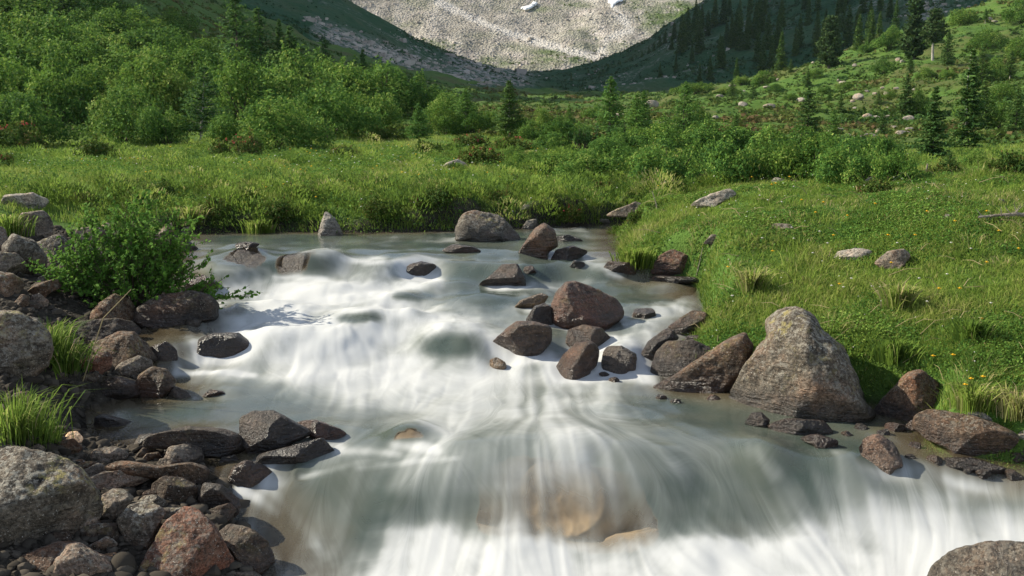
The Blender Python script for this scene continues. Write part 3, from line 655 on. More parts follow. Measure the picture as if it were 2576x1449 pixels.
RT = '''boulder|big grey boulder spotted with yellow and white lichen where the grass bank meets the stream|1048|1.0|g|0|1917 815,1935 800,1976 776,2010 778,2040 795,2060 830,2105 860,2125 900,2150 960,2160 1000,2190 1012,2192 1032,2140 1066,2060 1058,1990 1042,1900 1036,1842 1028,1846 1000,1872 950,1902 890,1930 850
boulder|brown slanting rock pressed against the left foot of the big lichen boulder|992|.8|b|.1|1630 985,1700 950,1790 880,1830 850,1870 830,1890 870,1880 920,1855 990,1760 998,1680 995
boulder|dark flat topped wedge of rock left of the brown slanting rock|945|.9|d|.4|1640 935,1650 890,1680 858,1740 855,1800 880,1772 905,1720 935,1690 955,1650 950
boulder|narrow black rock leaning right below the edge of the grass bank|912|.8|d|.4|1615 890,1630 860,1680 822,1708 850,1662 882,1632 914
boulder|brown rounded rock tucked under the overhanging turf of the right bank|848|.9|b|.1|1680 825,1740 780,1775 785,1782 830,1740 850,1700 846
stone|little dark stone between the flat wedge and the turf|866|1|d|.3|1718 862,1730 845,1755 842,1770 862,1745 868
boulder|rust red square boulder standing in the middle of the stream|826|1.0|r|.05|1391 812,1392 770,1400 738,1425 711,1445 709,1490 725,1558 756,1570 780,1560 800,1525 825,1470 829,1420 826
boulder|black wedge of rock propped against the left side of the rust red boulder|814|.9|d|.5|1323 806,1345 770,1370 763,1388 775,1389 815,1350 816
boulder|broad brown hump of rock in the white water left of two stacked boulders|893|1.0|b|.25|1225 872,1260 840,1300 808,1340 809,1385 820,1386 860,1362 886,1290 896,1250 886
boulder|speckled round boulder just below the rust red one|878|1.0|b|.15|1424 862,1430 830,1470 817,1510 825,1545 858,1540 872,1490 878,1440 882
boulder|dark tilted boulder in front of the speckled round boulder|950|.9|b|.3|1394 936,1410 900,1450 862,1490 860,1508 880,1500 920,1460 951,1400 953
boulder|grey block with a thin curtain of water running down its face|928|.9|s|.5|1512 890,1530 872,1562 868,1600 890,1598 930,1515 931
stone|small orange stone washed by white water below the broad hump|930|1|o|.3|1232 930,1232 905,1250 898,1272 912,1275 932
boulder|large lichen flecked boulder standing against the far grass bank|606|.8|g|.1|1147 609,1150 570,1165 540,1190 530,1250 540,1280 565,1308 595,1311 609
boulder|pointed mossy boulder leaning left in the stream near the far bank|650|.9|b|.1|1297 650,1320 610,1345 575,1370 562,1395 580,1401 620,1362 642,1330 656
boulder|low dark rock behind the pointed mossy boulder|608|.8|d|.4|1396 612,1396 596,1430 590,1470 606,1450 612
stone|pale stone at the waterline right of the large lichen flecked boulder|576|.8|p|0|1310 577,1325 555,1350 550,1352 576
boulder|rounded brown boulder with water sliding round both sides in midstream|720|.9|b|.25|1200 722,1240 690,1265 665,1300 665,1320 700,1323 722
stone|small brown stone peeping above water beside the rounded midstream boulder|690|.9|b|.2|1310 690,1318 672,1340 668,1352 690
stone|little dark triangular stone in calm water left of the turf overhang|677|.9|d|.3|1432 672,1445 654,1470 660,1480 678
boulder|long low brown rock at the foot of the mossy turf clump|690|.7|b|.2|1515 684,1530 658,1580 660,1616 682,1600 692
boulder|reddish triangular boulder half buried in the edge of the right grass bank|697|.8|r|.05|1633 690,1660 645,1690 628,1740 645,1756 690,1700 699
boulder|thin dark slab lying in water under the reddish triangular boulder|712|.7|d|.4|1617 704,1650 693,1760 696,1765 713,1680 715
boulder|row of low wet rocks with trickles right of the pointed mossy boulder|652|.7|d|.6|1385 655,1400 628,1440 618,1482 634,1452 652
stone|flat wet stone with a tiny cascade in the upper pool|638|.7|d|.6|1105 632,1140 614,1190 621,1215 636,1160 640
boulder|dark domed boulder with threads of water falling off it at the upper left fall|668|1.3|d|.9|535 672,560 640,600 622,640 625,677 655,680 675
boulder|second dark dome veiled by falling water beside the first dome|698|1.3|d|.9|670 695,690 664,730 650,790 668,825 700,760 712
stone|low dark stone awash behind the two veiled domes|622|.7|d|.8|580 622,600 606,640 604,660 622
boulder|smooth brown boulder under sliding water right of the leafy bush|738|.7|b|.7|460 738,470 700,510 690,550 715,566 738
boulder|dark rock with a narrow water thread in the middle of the upper cascade|694|.8|d|.65|1000 700,1030 665,1060 658,1095 666,1097 690,1050 700
boulder|yellowish flat rock washed by clear water left of the rust red boulder|774|.8|o|.6|1292 776,1310 755,1360 738,1380 745,1365 770
boulder|golden brown boulder drowned under the glassy hump in the lower stream|1110|.6|o|.9|960 1110,980 1085,1030 1072,1075 1085,1090 1112
boulder|huge tan boulder drowned under the wide curtain of water in the lower stream|1375|.6|o|.9|980 1300,1050 1235,1180 1200,1400 1190,1600 1200,1780 1240,1850 1340,1600 1390,1300 1390,1120 1360
boulder|small brown boulder awash near the right edge of the white cascade|800|.8|b|.8|1590 800,1600 770,1640 765,1652 800
boulder|dark boulder under the leafy bush at the edge of the cascade|815|.8|d|.15|340 805,352 770,400 742,470 735,520 745,546 770,536 812,470 824,380 828
boulder|brown peaked boulder under the lower left of the leafy bush|818|.9|b|0|215 808,250 765,290 740,325 755,342 790,336 818,280 827
boulder|dark flat boulder below the brown peaked boulder|866|.9|d|.1|172 835,200 805,290 803,330 815,352 842,290 872,200 874
boulder|wide rusty brown boulder at the left water edge|928|1.0|b|.05|190 906,240 860,300 835,335 840,365 870,386 912,340 932,250 928
boulder|pinkish broken stone leaning on the wide rusty brown boulder|944|.9|r|0|185 918,225 895,265 885,280 900,276 932,220 948
boulder|tan wedge stone lying below the wide rusty brown boulder|952|.9|s|0|275 942,310 910,350 895,380 910,381 932,340 952,290 957
boulder|egg shaped brown boulder at the corner of the quiet left pool|1003|1.0|b|.05|338 968,355 940,385 922,420 930,441 962,430 988,360 1007
boulder|black shaded boulder left of the egg shaped boulder|1006|.9|d|.1|185 965,240 945,300 950,345 970,352 1006,280 1014,205 1004
boulder|dark rounded boulder capped by a film of water at the left of the cascade|893|.9|d|.55|499 892,505 850,540 836,600 840,630 865,649 886,600 899
boulder|brown rock with a short white fall beside it at the left edge|905|.8|b|.7|372 905,380 870,420 860,442 880,444 910
stone|blue grey stone at the waterline right of the egg shaped boulder|1001|.9|g|.5|420 1004,440 970,470 985,482 1004
stone|lone brown stone poking out of the quiet left pool|997|.9|b|.3|508 997,530 978,560 985,574 999
boulder|black shark fin stone in the shallows of the quiet pool|1074|.8|d|.3|235 1076,245 1045,265 1040,300 1055,345 1072,290 1080
boulder|big lichen topped boulder cut by the left edge beside tall grass|945|1.0|g|0|-90 950,-80 800,0 785,50 790,90 815,112 850,116 890,100 932,50 952
boulder|tall grey boulder in the stack at the far left|690|1.0|g|0|20 690,12 620,40 588,85 608,112 650,104 692,50 695
boulder|grey boulder at the left edge, uppermost of its stack|640|1|s|0|-40 645,-30 580,0 570,14 574,18 610,8 645
boulder|pale speckled boulder at the left edge, middle of its stack|692|1|s|0|-50 692,-40 640,0 633,40 640,61 665,56 693
boulder|grey pointed boulder at the left edge, lowest of its stack|745|1|g|0|-50 748,-30 695,0 683,30 690,61 716,40 748
stone|rusty slab lying right of the left edge stack|748|.8|b|0|50 750,90 715,140 703,152 725,100 750
stone|small grey slab above the rusty slab|715|.8|g|0|88 712,100 695,130 690,140 703,118 716
stone|brown splinter stone below the rusty slab|772|.8|b|0|25 775,55 740,76 747,70 770
stone|mottled stone right of the brown splinter|770|.8|s|0|78 768,82 742,100 738,121 758,116 774
stone|round dark stone next to the mottled stone|775|.8|d|0|64 782,78 766,98 764,108 780
boulder|flat lichen crusted rock set in turf at the upper left|526|.9|p|0|8 512,20 490,80 486,116 505,100 528,40 524
boulder|layered pale ledge of rock beside the upper left turf|600|.8|s|0|42 570,60 535,112 530,132 560,121 602,60 594
boulder|mossy grey boulder half hidden by the left of the leafy bush|665|.9|g|0|90 660,100 610,150 590,178 620,180 668,130 676
boulder|grey rock behind the leafy bush by the water|605|.8|s|.1|175 610,200 575,250 570,270 600,240 615
stone|pale angular stone on the bank behind the leafy bush|575|.8|p|0|250 577,262 560,275 562,277 578
stone|slanted grey stone on the far bank left of the waterline grass|588|.8|s|0|398 590,408 575,432 560,434 585
stone|tan stone at the start of the far waterline|588|.8|p|.1|448 590,462 572,480 570,478 586
boulder|dark rock at the water edge right of the leafy bush top|632|.8|d|.3|420 632,440 605,470 600,497 628,470 640
boulder|pale mossy spike of rock in the far bank waterline|592|.7|p|0|800 596,806 570,820 531,842 547,862 592
boulder|huge granite boulder filling the lower left corner|1372|1.0|g|0|-40 1385,-30 1125,0 1117,60 1115,110 1140,160 1160,200 1205,235 1260,246 1322,220 1362,140 1372,60 1378
boulder|flat brown boulder in shade under the huge granite boulder|1435|.9|b|.2|-20 1470,5 1420,60 1390,150 1370,200 1385,190 1450,100 1475
boulder|pink and grey boulder at the bottom edge left of the reddish one|1455|1.0|s|0|128 1465,140 1400,170 1365,205 1365,250 1400,310 1425,345 1455,240 1480
boulder|large reddish slab sided boulder at the bottom of the shore|1458|.9|r|.05|340 1432,380 1370,430 1300,470 1277,500 1285,540 1330,572 1392,594 1455,480 1475,390 1462
boulder|grey angular boulder left of the large reddish slab sided boulder|1375|.9|g|0|296 1302,330 1265,370 1254,416 1296,385 1350,335 1382,310 1342
boulder|upright sandy grey stone above the grey angular boulder|1308|.9|s|0|250 1292,255 1245,285 1227,315 1235,336 1260,302 1292,270 1312
stone|dark rounded stone behind the grey angular boulder|1288|.9|g|.05|345 1258,365 1243,395 1244,432 1276,420 1292
boulder|long pinkish slab with pale top above the upright sandy stone|1238|.9|s|0|202 1202,260 1184,340 1176,380 1190,376 1216,310 1236,245 1246
boulder|grey stone above the long pinkish slab|1168|.9|s|0|210 1162,240 1128,290 1125,322 1146,310 1167,240 1172
boulder|long wavy brown slab behind the long pinkish slab|1226|.8|b|.05|268 1158,320 1147,400 1170,480 1171,521 1190,516 1222,470 1232,400 1207,310 1187
boulder|black faced boulder with yellow crest right of the pinkish slab|1266|.9|d|.05|380 1212,420 1195,460 1205,496 1232,490 1262,420 1272,382 1242
boulder|square pinkish grey stone standing on the wavy brown slab|1172|.9|s|0|414 1152,430 1119,500 1116,511 1146,510 1171,470 1176,420 1162
stone|small dark stone left of the square pinkish stone|1150|.9|d|.05|335 1152,360 1125,395 1125,382 1152
stone|round olive stone in front of the small dark stone|1160|.9|b|0|350 1162,370 1139,400 1138,410 1162
stone|low brown stone touching the front of the square pinkish stone|1172|.8|s|0|388 1172,405 1152,432 1150,462 1168,455 1178
boulder|black flat topped slab across the shallow outflow|1160|.8|d|.3|362 1118,380 1085,480 1071,560 1084,606 1105,611 1142,560 1162,510 1142,440 1122
boulder|shiny black boulder with slanting top at the edge of the current|1142|.9|d|.3|605 1092,606 1045,640 1032,690 1035,781 1092,776 1102,700 1132,640 1147,620 1132
boulder|black tapering rock just below the shiny black boulder|1162|.8|d|.35|644 1152,660 1134,770 1114,812 1104,846 1152,800 1162,680 1167
boulder|reddish rock behind the shiny black boulder, awash|1108|.7|r|.7|738 1056,800 1056,860 1083,892 1110,800 1114
boulder|wet brown dome on the edge of the lower rapids|1218|.9|b|.6|575 1202,590 1170,620 1157,660 1168,702 1206,650 1227,600 1222
stone|small grey stone above the wet brown dome|1166|.9|g|.2|545 1167,560 1148,590 1145,607 1165
boulder|dark stone behind the top of the large reddish boulder|1315|.9|d|.2|503 1308,520 1280,580 1267,594 1286,580 1312,540 1322
boulder|wet speckled boulder right of the large reddish slab sided boulder|1425|.9|b|.35|548 1335,580 1311,630 1330,672 1366,692 1422,640 1434,590 1402
stone|smooth tan stone cut by the bottom edge|1460|.9|s|0|565 1462,590 1436,640 1440,668 1462
boulder|black wet rock with glints in the middle of the lower shore|1298|.8|d|.6|495 1268,515 1208,560 1222,615 1272,590 1302
stone|cream white round stone beside the left grass tuft|1112|.9|c|0|160 1104,175 1085,195 1086,209 1106,200 1116
stone|dark stone next to the cream white round stone|1140|.9|d|0|140 1135,150 1108,185 1105,206 1130,190 1146
stone|mossy green stone above the huge granite boulder|1168|.8|b|0|155 1172,165 1158,205 1157,222 1170,195 1180
stone|yellowish pebble in the gap under the upright sandy stone|1405|.8|o|.1|250 1405,258 1392,290 1391,303 1402,285 1408
boulder|brown wet boulder with slanted layers right of the big lichen boulder|1062|.9|b|.1|2200 1052,2225 1010,2280 940,2310 930,2350 960,2386 1032,2290 1067,2225 1067
boulder|long smooth brown boulder with white flecks at the right edge|1148|.9|b|.1|2304 1092,2310 1060,2340 1040,2450 1043,2542 1075,2552 1102,2530 1142,2440 1152,2350 1122
stone|pale grey stone behind the long smooth brown boulder|1058|.8|p|0|2418 1056,2440 1035,2490 1034,2528 1062,2470 1070
boulder|tan speckled round boulder in foam left of the long smooth boulder|1172|.9|s|.2|2150 1134,2175 1100,2210 1091,2245 1110,2266 1152,2270 1169,2200 1178
stone|small round black stone on the lip of the right hand chute|1074|.9|d|.4|1874 1068,1890 1040,1915 1036,1937 1056,1925 1078
boulder|flat black layered rock beside the small round black stone|1095|.8|d|.4|1928 1078,1980 1055,2070 1053,2096 1086,2060 1097,1960 1098
stone|low black stone below the flat black layered rock|1124|.8|d|.6|2008 1108,2050 1092,2106 1104,2107 1126,2060 1128
boulder|low dark ledge of rock in the water under the long smooth boulder|1182|.7|d|.5|2320 1184,2370 1161,2440 1149,2520 1164,2538 1182,2420 1188
boulder|dark wet boulder in the lower right corner of the stream|1640|.9|g|.45|2362 1460,2395 1418,2465 1384,2576 1364,2720 1385,2800 1500,2760 1640,2500 1680,2330 1560
stone|round brown stone between the slanted layers boulder and the long smooth one|1085|.9|b|.3|2272 1084,2290 1058,2320 1055,2312 1087
stone|grey flat stone on the shingle at the right edge|1110|.8|p|0|2535 1110,2545 1085,2590 1080,2620 1110
stone|greenish stone half under water at the right edge|1165|.8|g|.3|2540 1160,2556 1125,2610 1120,2630 1165
boulder|long pale slanting rock in the grass of the right bank crest|522|.8|p|0|1728 526,1760 500,1830 474,1852 490,1800 516
boulder|white streaked rock in the middle of the right grass bank|655|.7|p|0|2098 660,2110 634,2150 624,2190 629,2182 655
boulder|yellow lichened rock next to the white streaked one|678|.8|s|0|2203 664,2230 634,2270 626,2288 640,2262 684,2230 682
stone|low brown grey rock sunk in turf above the white streaked one|578|.7|s|0|1928 578,1950 562,1985 564,2004 580
stone|lichened stone sunk in the grass near the turf overhang|612|.7|s|0|1768 614,1790 590,1815 592,1812 614
boulder|pale rock breaking the crest of the right grass bank|466|.7|p|0|1912 470,1950 447,1975 452,1972 468
boulder|low grey rock on the bank crest right of the pale one|466|.7|s|0|1972 470,2000 452,2030 458,2036 470
stone|tiny grey stone below the dead branch|512|.8|s|0|2504 514,2512 500,2528 502,2532 514
stone|tiny dark stone in the grass left of the dead branch|552|.8|g|0|2370 552,2380 538,2396 540,2400 554
boulder|rounded pale boulder in the middle of the meadow beside red flowers|424|.8|p|0|1108 424,1125 409,1150 401,1170 410,1178 426
boulder|grey rock sheet in the gully where the stream appears|540|.7|s|0|1518 545,1560 524,1600 509,1648 520,1640 548
stone|cream boulder half covered by plants above the gully|452|.8|p|0|1662 452,1672 432,1692 434,1700 455
stone|flat grey stone in grass left of the cream boulder|448|.7|p|0|1563 450,1578 438,1600 440,1602 452
stone|small pale stone in the turf above the pointed mossy boulder|528|.8|p|0|1305 530,1318 515,1335 517,1338 530
stone|white topped stone on the far bank right of the red flowers|562|.7|p|0|1498 562,1510 550,1530 552,1538 564
stone|small flat stone far out in the meadow|402|.7|p|0|738 404,748 394,764 396,768 404
stone|slanted pale stone at the edge of the thicket and meadow|350|.7|p|0|925 352,936 341,950 343,952 352
stone|little grey stone in the meadow left of the rounded pale boulder|410|.7|s|0|998 411,1006 402,1018 404,1020 411
stone|boulders like grey lump under the dwarf pines|448|.8|g|0|1560 480,1565 470,1580 468,1584 482'''
RT = RT.replace('boulders like grey lump under the dwarf pines', 'dull grey lump of stone on the bank below the flat grey stone')
for i, ln in enumerate(RT.split('\n')):
    nm, lab, vb, dp, kd, wt, pts = ln.split('|')
    pts = [tuple(map(float, q.split())) for q in pts.split(',')]
    rock(nm, lab, nm, float(vb), float(dp), kd, float(wt), pts, seed=i, soft=1.3 if kd in 'gsp' else .9)

# pale boulders strewn over the sunny hillside and the far valley floor
HS = '''2190 455 22 20|1560 292 26 14|1626 306 24 16|1666 310 14 9|1648 332 9 7|1640 262 30 22
2158 245 24 20|2120 208 20 8|2120 212 12 6|2100 330 38 18|2145 300 20 10|2110 345 36 12|2180 295 24 18|2200 298 22 14|2240 295 26 12|2285 297 22 14|2250 322 24 12|2290 328 22 14
2270 335 30 12|2130 342 22 12|2160 350 34 20|2190 345 30 20|2210 330 14 16|2340 420 22 12|2492 315 16 18|2150 165 10 10|2110 203 10 8|2220 221 10 7|2255 222 11 7|2298 226 11 6|2180 230 12 7
2200 235 10 7|2230 235 12 10|2145 255 10 8|2150 272 9 7|2232 273 10 8|2015 252 22 14|1868 262 18 14|1935 267 24 14|1810 243 16 10|1870 230 9 7|1930 220 18 8|1958 200 10 6|2045 158 8 7|2380 150 10 8|2260 150 12 10|2270 155 10 10|2488 48 14 10|2500 55 14 8|2374 41 16 7|1843 216 16 6|1800 295 12 9|1748 283 16 10|1760 310 9 7'''
n = 0
GRP = 'small pale stones strewn over the sunny hillside'
BIGL = {2158: 'smooth pale boulder by itself on the open hillside', 2100: 'broad rock face behind the light green sapling', 2160: 'big pale boulder above the alder belt', 2190: 'twin pale boulder touching the big one above the alder belt', 2015: 'split pale boulder left of the hillside spruce',
        1626: 'pale boulder in shade edge right of the two young spruces', 1560: 'grey rocks seen between the larch and the young spruces', 2340: 'pale stone on the ground by the weathered post', 2492: 'white boulder in deep shade right of the tall pale trunked pine', 1640: 'grey slab at the near end of the shaded valley floor', 1935: 'wedge shaped pale boulder on heath between two spruces', 2290: 'ochre topped boulder in the rocky patch right of the small hillside spruce'}
for u, v, w_, h_ in [tuple(map(float, q.split())) for q in HS.replace('\n', '|').split('|')]:
    if v < 40 and u > 2400: continue
    r = np.random.default_rng(int(u + v)); k = 9
    an = -np.arange(k) / k * 6.283; rr_ = r.uniform(.8, 1.15, k)
    pts = [(u + w_ * .62 * math.cos(t) * q, v + h_ * .5 * math.sin(t) * q) for t, q in zip(an, rr_)]
    lab = BIGL.pop(int(u), None)
    big = lab is not None
    rock('boulder' if big else 'stone', lab or 'small pale stone lying on the heath of the sunny hillside', 'boulder' if big else 'stone', v + h_ * .4, 1.0, 'p', 0, pts, None if big else GRP, seed=int(u))

# stones wedged between the big ones
r = np.random.default_rng(77); n = 0
while n < 60:
    u, v = r.uniform(-40, 600), r.uniform(600, 1440); 
    if not pin(np.array(u), np.array(v), ROCKY): continue
    p = march(u, v, Zs)
    if p is None or p[1] > 13.5 or float(sdf(p[0], p[1])) > .05: continue
    if any(math.hypot(p[0] - a, p[1] - b) < c * .6 for a, b, c in ROCKS_AT): continue
    s_ = r.uniform(18, 42) * (7 / p[1]) ** .7; k = 9; an = -np.arange(k) / k * 6.283; q_ = r.uniform(.75, 1.2, k)
    rock('stone', 'dark shadowed stone wedged between the larger boulders of the left shore', 'stone', v + s_ * .4, .9, 'dbdsg'[n % 5], .05, [(u + s_ * math.cos(t) * b, v + s_ * .6 * math.sin(t) * b) for t, b in zip(an, q_)], 'dark stones wedged between the shore boulders', seed=500 + n); n += 1

for k, (u, v, s_) in enumerate([(2225, 1090, 16), (2250, 1078, 22), (2300, 1122, 15), (2352, 1158, 18), (2290, 1150, 13), (2470, 1190, 17), (2545, 1196, 22), (2130, 1092, 12), (2165, 1076, 15), (1795, 1002, 14), (1700, 1010, 12), (2560, 1152, 20), (1815, 905, 16), (1665, 1000, 13), (1520, 942, 11), (1545, 958, 14)]):
    r = np.random.default_rng(900 + k); an = -np.arange(9) / 9 * 6.283; q_ = r.uniform(.75, 1.2, 9)
    rock('stone', 'small dark wet stone at the waterline of the right shore', 'stone', v + s_ * .4, .9, 'db'[k % 2], .2, [(u + s_ * 1.2 * math.cos(t) * b, v + s_ * .7 * math.sin(t) * b) for t, b in zip(an, q_)], 'small wet stones along the right waterline', seed=900 + k)

# shingle between the big stones: too many to count
def shore(n, r):
    c = r.uniform(-.62, -.18, n); y = np.exp(r.uniform(math.log(4.6), math.log(14), n)); x = c * y
    z = Zg(x, y); u, v = proj(x, y, z); d = sdf(x, y)
    k = pin(u, v, ROCKY) & (d < .12) & (d > -1.9)
    return np.stack([x, y, z], 1)[k]
lumps(9000, shore, lambda r, n, p: np.exp(r.normal(-3.6, .5, n)), 'gravel', M['gravel'], 61, 'dark shingle filling the gaps between the shore boulders', True)
WU = np.arange(180, 2960, 4.0); WV = np.concatenate([np.arange(519, 1500, 3.0), np.arange(1500, 2300, 14.0)])
_c0 = (WU - CU) / FPX; _cc, _vv = np.meshgrid(_c0, WV, indexing='ij')
_wy = 2.2 * FPX / (_vv - VH) * .955 + .1
_wy = _wy[0][None, :].repeat(len(WU), 0); _wx = _cc * _wy
_wz = Zw(_wx, np.minimum(_wy, 23))
# flow field: downhill plus the general run of the stream
_zs = _wz
def dgrid(A):
    ga = np.gradient(A, axis=0) / np.gradient(_wx, axis=0)                 # d/dx along constant y
    gy = np.gradient(A, axis=1); yx = np.gradient(_wx, axis=1); yy = np.gradient(_wy, axis=1)
    return ga, (gy - ga * yx) / yy
zx, zy = dgrid(_zs)
vx = -1.5 * zx - .10 * (_wx + .2) * 0; vy = -.42 - 1.2 * np.clip(zy, -.1, .6)
uu, vv_ = proj(_wx, _wy, _wz)
vx = vx + .55 * sstep(2250, 1650, uu) * sstep(1000, 1180, vv_) * sstep(1500, 1900, uu) + .22 * sstep(900, 500, uu) * sstep(600, 680, vv_) * 0
vx = vx - .22 * sstep(1250, 1800, uu) * sstep(560, 620, vv_) * sstep(1000, 900, vv_)
vx = vx - .25 * sstep(1900, 2400, uu) * sstep(1100, 1200, vv_) + .3 * sstep(900, 600, uu) * sstep(1150, 1250, vv_) * .0
# to grid coordinates (column, row)
dcol = (vx / _wy - _wx * vy / _wy ** 2) / (_c0[1] - _c0[0]); drow = vy / np.gradient(_wy, axis=1)
nrm = np.sqrt(dcol ** 2 + drow ** 2) + 1e-6; dcol /= nrm; drow /= nrm
nzs = RNG.random(_wx.shape)
nz2 = (fbm(np.arange(len(WU))[:, None] / 5. + 0 * _wx, np.arange(len(WV))[None] / 5. + 0 * _wx, oct=2, seed=40) * 1.4 + .5)
def lic(src, L, st):
    acc = src.copy(); n = 1.0
    gi, gj = np.meshgrid(np.arange(src.shape[0], dtype=float), np.arange(src.shape[1], dtype=float), indexing='ij')
    for sg in (-1, 1):
        a, b = gi.copy(), gj.copy()
        for k in range(L):
            da, db = bil(dcol, a, b), bil(drow, a, b); a = a + sg * st * da; b = b + sg * st * db
            w = 1 - k / L; acc += w * bil(src, a, b); n += w
    return acc / n
l1 = lic(nzs, 16, 1.2); l1 = (l1 - l1.mean()) / l1.std()
l2 = lic(nz2, 20, 2.0); l2 = (l2 - l2.mean()) / l2.std()
ft = foam_tab(uu, vv_) * .97
ft = ft + .06 * fbm(_wx * 3, _wy * 3, oct=2, seed=41)
soft = fbm(_wx * 2.2, _wy * 1.4, oct=3, seed=44)
STREAK = [(860, 655, 1110, 655, 8, .7), (1110, 650, 1280, 652, 6, .4), (1230, 722, 1420, 722, 6, .7), (1340, 712, 1520, 710, 8, .5), (930, 600, 1147, 601, 8, .5), (1380, 582, 1480, 590, 8, .55), (1440, 640, 1530, 655, 9, .6), (1480, 655, 1560, 690, 10, .5),
          (440, 938, 640, 945, 9, .8), (436, 880, 446, 925, 10, .8), (1600, 800, 1750, 770, 24, .5), (1540, 930, 1640, 955, 18, .8), (1598, 885, 1622, 950, 12, .8), (1380, 905, 1400, 950, 12, .6), (552, 650, 535, 700, 20, .7), (560, 672, 680, 676, 9, .7), (690, 700, 820, 704, 9, .8),
          (600, 1230, 700, 1290, 14, .45), (640, 1330, 720, 1449, 22, .4), (700, 1250, 820, 1400, 18, .4), (860, 1130, 1000, 1142, 14, .6), (990, 1118, 1100, 1135, 14, .7), (1890, 1125, 1950, 1190, 20, .5), 
          (2576, 1392, 2330, 1445, 22, .8), (900, 1180, 1150, 1150, 10, .45), (760, 1190, 940, 1160, 10, .4), (1030, 690, 1110, 715, 14, .6), (460, 610, 560, 616, 6, .5), (620, 625, 860, 632, 6, .3)]
for a1, b1, a2, b2, wd_, val_ in STREAK:              # single white tongues and lines
    ex, ey = a2 - a1, b2 - b1; tt_ = np.clip(((uu - a1) * ex + (vv_ - b1) * ey) / (ex * ex + ey * ey), 0, 1)
    wob = 6 * vnoise(_wx * 3, _wy * 3, seed=46)
    dd_ = np.hypot(uu - a1 - tt_ * ex, vv_ - b1 - tt_ * ey + wob) / (wd_ * 1.25)
    ft = np.maximum(ft, ft * .6 + val_ * np.exp(-dd_ ** 2))
ft = .55 * ft + .45 * lic(ft * (1 + .24 * nz2 - .12), 18, 2.0)
pile = np.zeros(_wx.shape)
for rx, ry, rr in ROCKS_AT:                          # white collars where fast water meets a rock
    if ry > 17 or float(sdf(rx, ry)) < .05 or (rx, ry) in UNDER or rr < .07: continue
    q2 = np.hypot(_wx - rx, (_wy - ry) * 1.1) - rr
    pile = pile + np.exp(-(np.clip(q2, 0, 9) / .13) ** 2) * np.tanh((_wy - ry) / .2) * .035
    ft = ft + .42 * np.exp(-(np.clip(q2, 0, 9) / .12) ** 2) * sstep(.15, .45, ft) * (.75 - .25 * np.tanh((_wy - ry) / .15))
foam = ft + (.022 * l1 + .045 * l2 + .24 * soft) * (4 * np.clip(ft, .04, .96) * (1 - np.clip(ft, .04, .96))) ** .7
for _ in range(3):                                    # long exposure: melt the finest strands
    foam[1:-1] = .25 * foam[:-2] + .5 * foam[1:-1] + .25 * foam[2:]
for cu, cv, ru, rv in ((606, 646, 78, 24), (750, 668, 80, 22), (1225, 745, 75, 16), (515, 706, 55, 20), (1190, 632, 120, 14), (960, 628, 90, 12), (1420, 690, 90, 14), (1130, 870, 75, 26), (1000, 1085, 55, 16), (590, 780, 26, 16), (905, 800, 60, 14), (1040, 745, 50, 9), (1650, 745, 60, 12)):
    foam *= 1 - .88 * np.exp(-((uu - cu) / ru) ** 4 - ((vv_ - cv) / rv) ** 2) * np.clip(1 - .5 * l2 * .4, .3, 1)      # glassy backs of water
mist = fbm(_wx * 4.5, _wy * 3.5 + 3 * _wz, oct=4, seed=48)
foam = np.clip(foam + .20 * mist * np.maximum(sstep(8.2, 8.9, _wy), sstep(6.05, 5.8, _wy)) * sstep(.15, .5, foam), 0, 1)
# streamwise coordinates for the fine silk in the shader
gi, gj = np.meshgrid(np.arange(len(WU), dtype=float), np.arange(len(WV), dtype=float), indexing='ij')
a, b = gi.copy(), gj.copy()
for k in range(36):
    da, db = bil(dcol, a, b), bil(drow, a, b); a -= 2.0 * da; b -= 2.0 * db
silk_x = bil(_wx, a, b); 
d_ = sdf(_wx, _wy)
_wz2 = _wz + pile * sstep(.05, .4, foam) + (.0022 * l2 + .05 * np.clip(soft, 0, 1)) * np.clip(foam, 0, 1) * np.clip(_wy / 9, .6, 1)
dep = np.clip(_wz2 - Zg(_wx, _wy), 0, 1)
top = np.full(_wx.shape, -9.0)                       # drowned rocks make the water over them thin
for vtx in DROWN:
    a = np.round((vtx[:, 0] / vtx[:, 1] - _c0[0]) / (_c0[1] - _c0[0])).astype(int); b = np.round(np.interp(-vtx[:, 1], -_wy[0], np.arange(len(WV)))).astype(int)
    k = (a > 1) & (a < len(WU) - 2) & (b > 1) & (b < len(WV) - 2)
    for da in (-1, 0, 1):
        for db in (-1, 0, 1): np.maximum.at(top, (a[k] + da, b[k] + db), vtx[k, 2])
thin = np.where(top > -5, np.clip(_wz2 - top, 0, 1), 9)
for _ in range(3):
    thin[1:-1, 1:-1] = (thin[1:-1, 1:-1] * 2 + np.minimum(9, thin[:-2, 1:-1]) + thin[2:, 1:-1] + thin[1:-1, :-2] + thin[1:-1, 2:]) / 6
dep = np.minimum(dep, thin)
keep = (d_ > -.32)
q = grid_quads(len(WU), len(WV))[:, ::-1]
kq = keep.ravel()[q].all(1); q = q[kq]
used = np.unique(q); remap = np.full(keep.size, -1); remap[used] = np.arange(len(used))

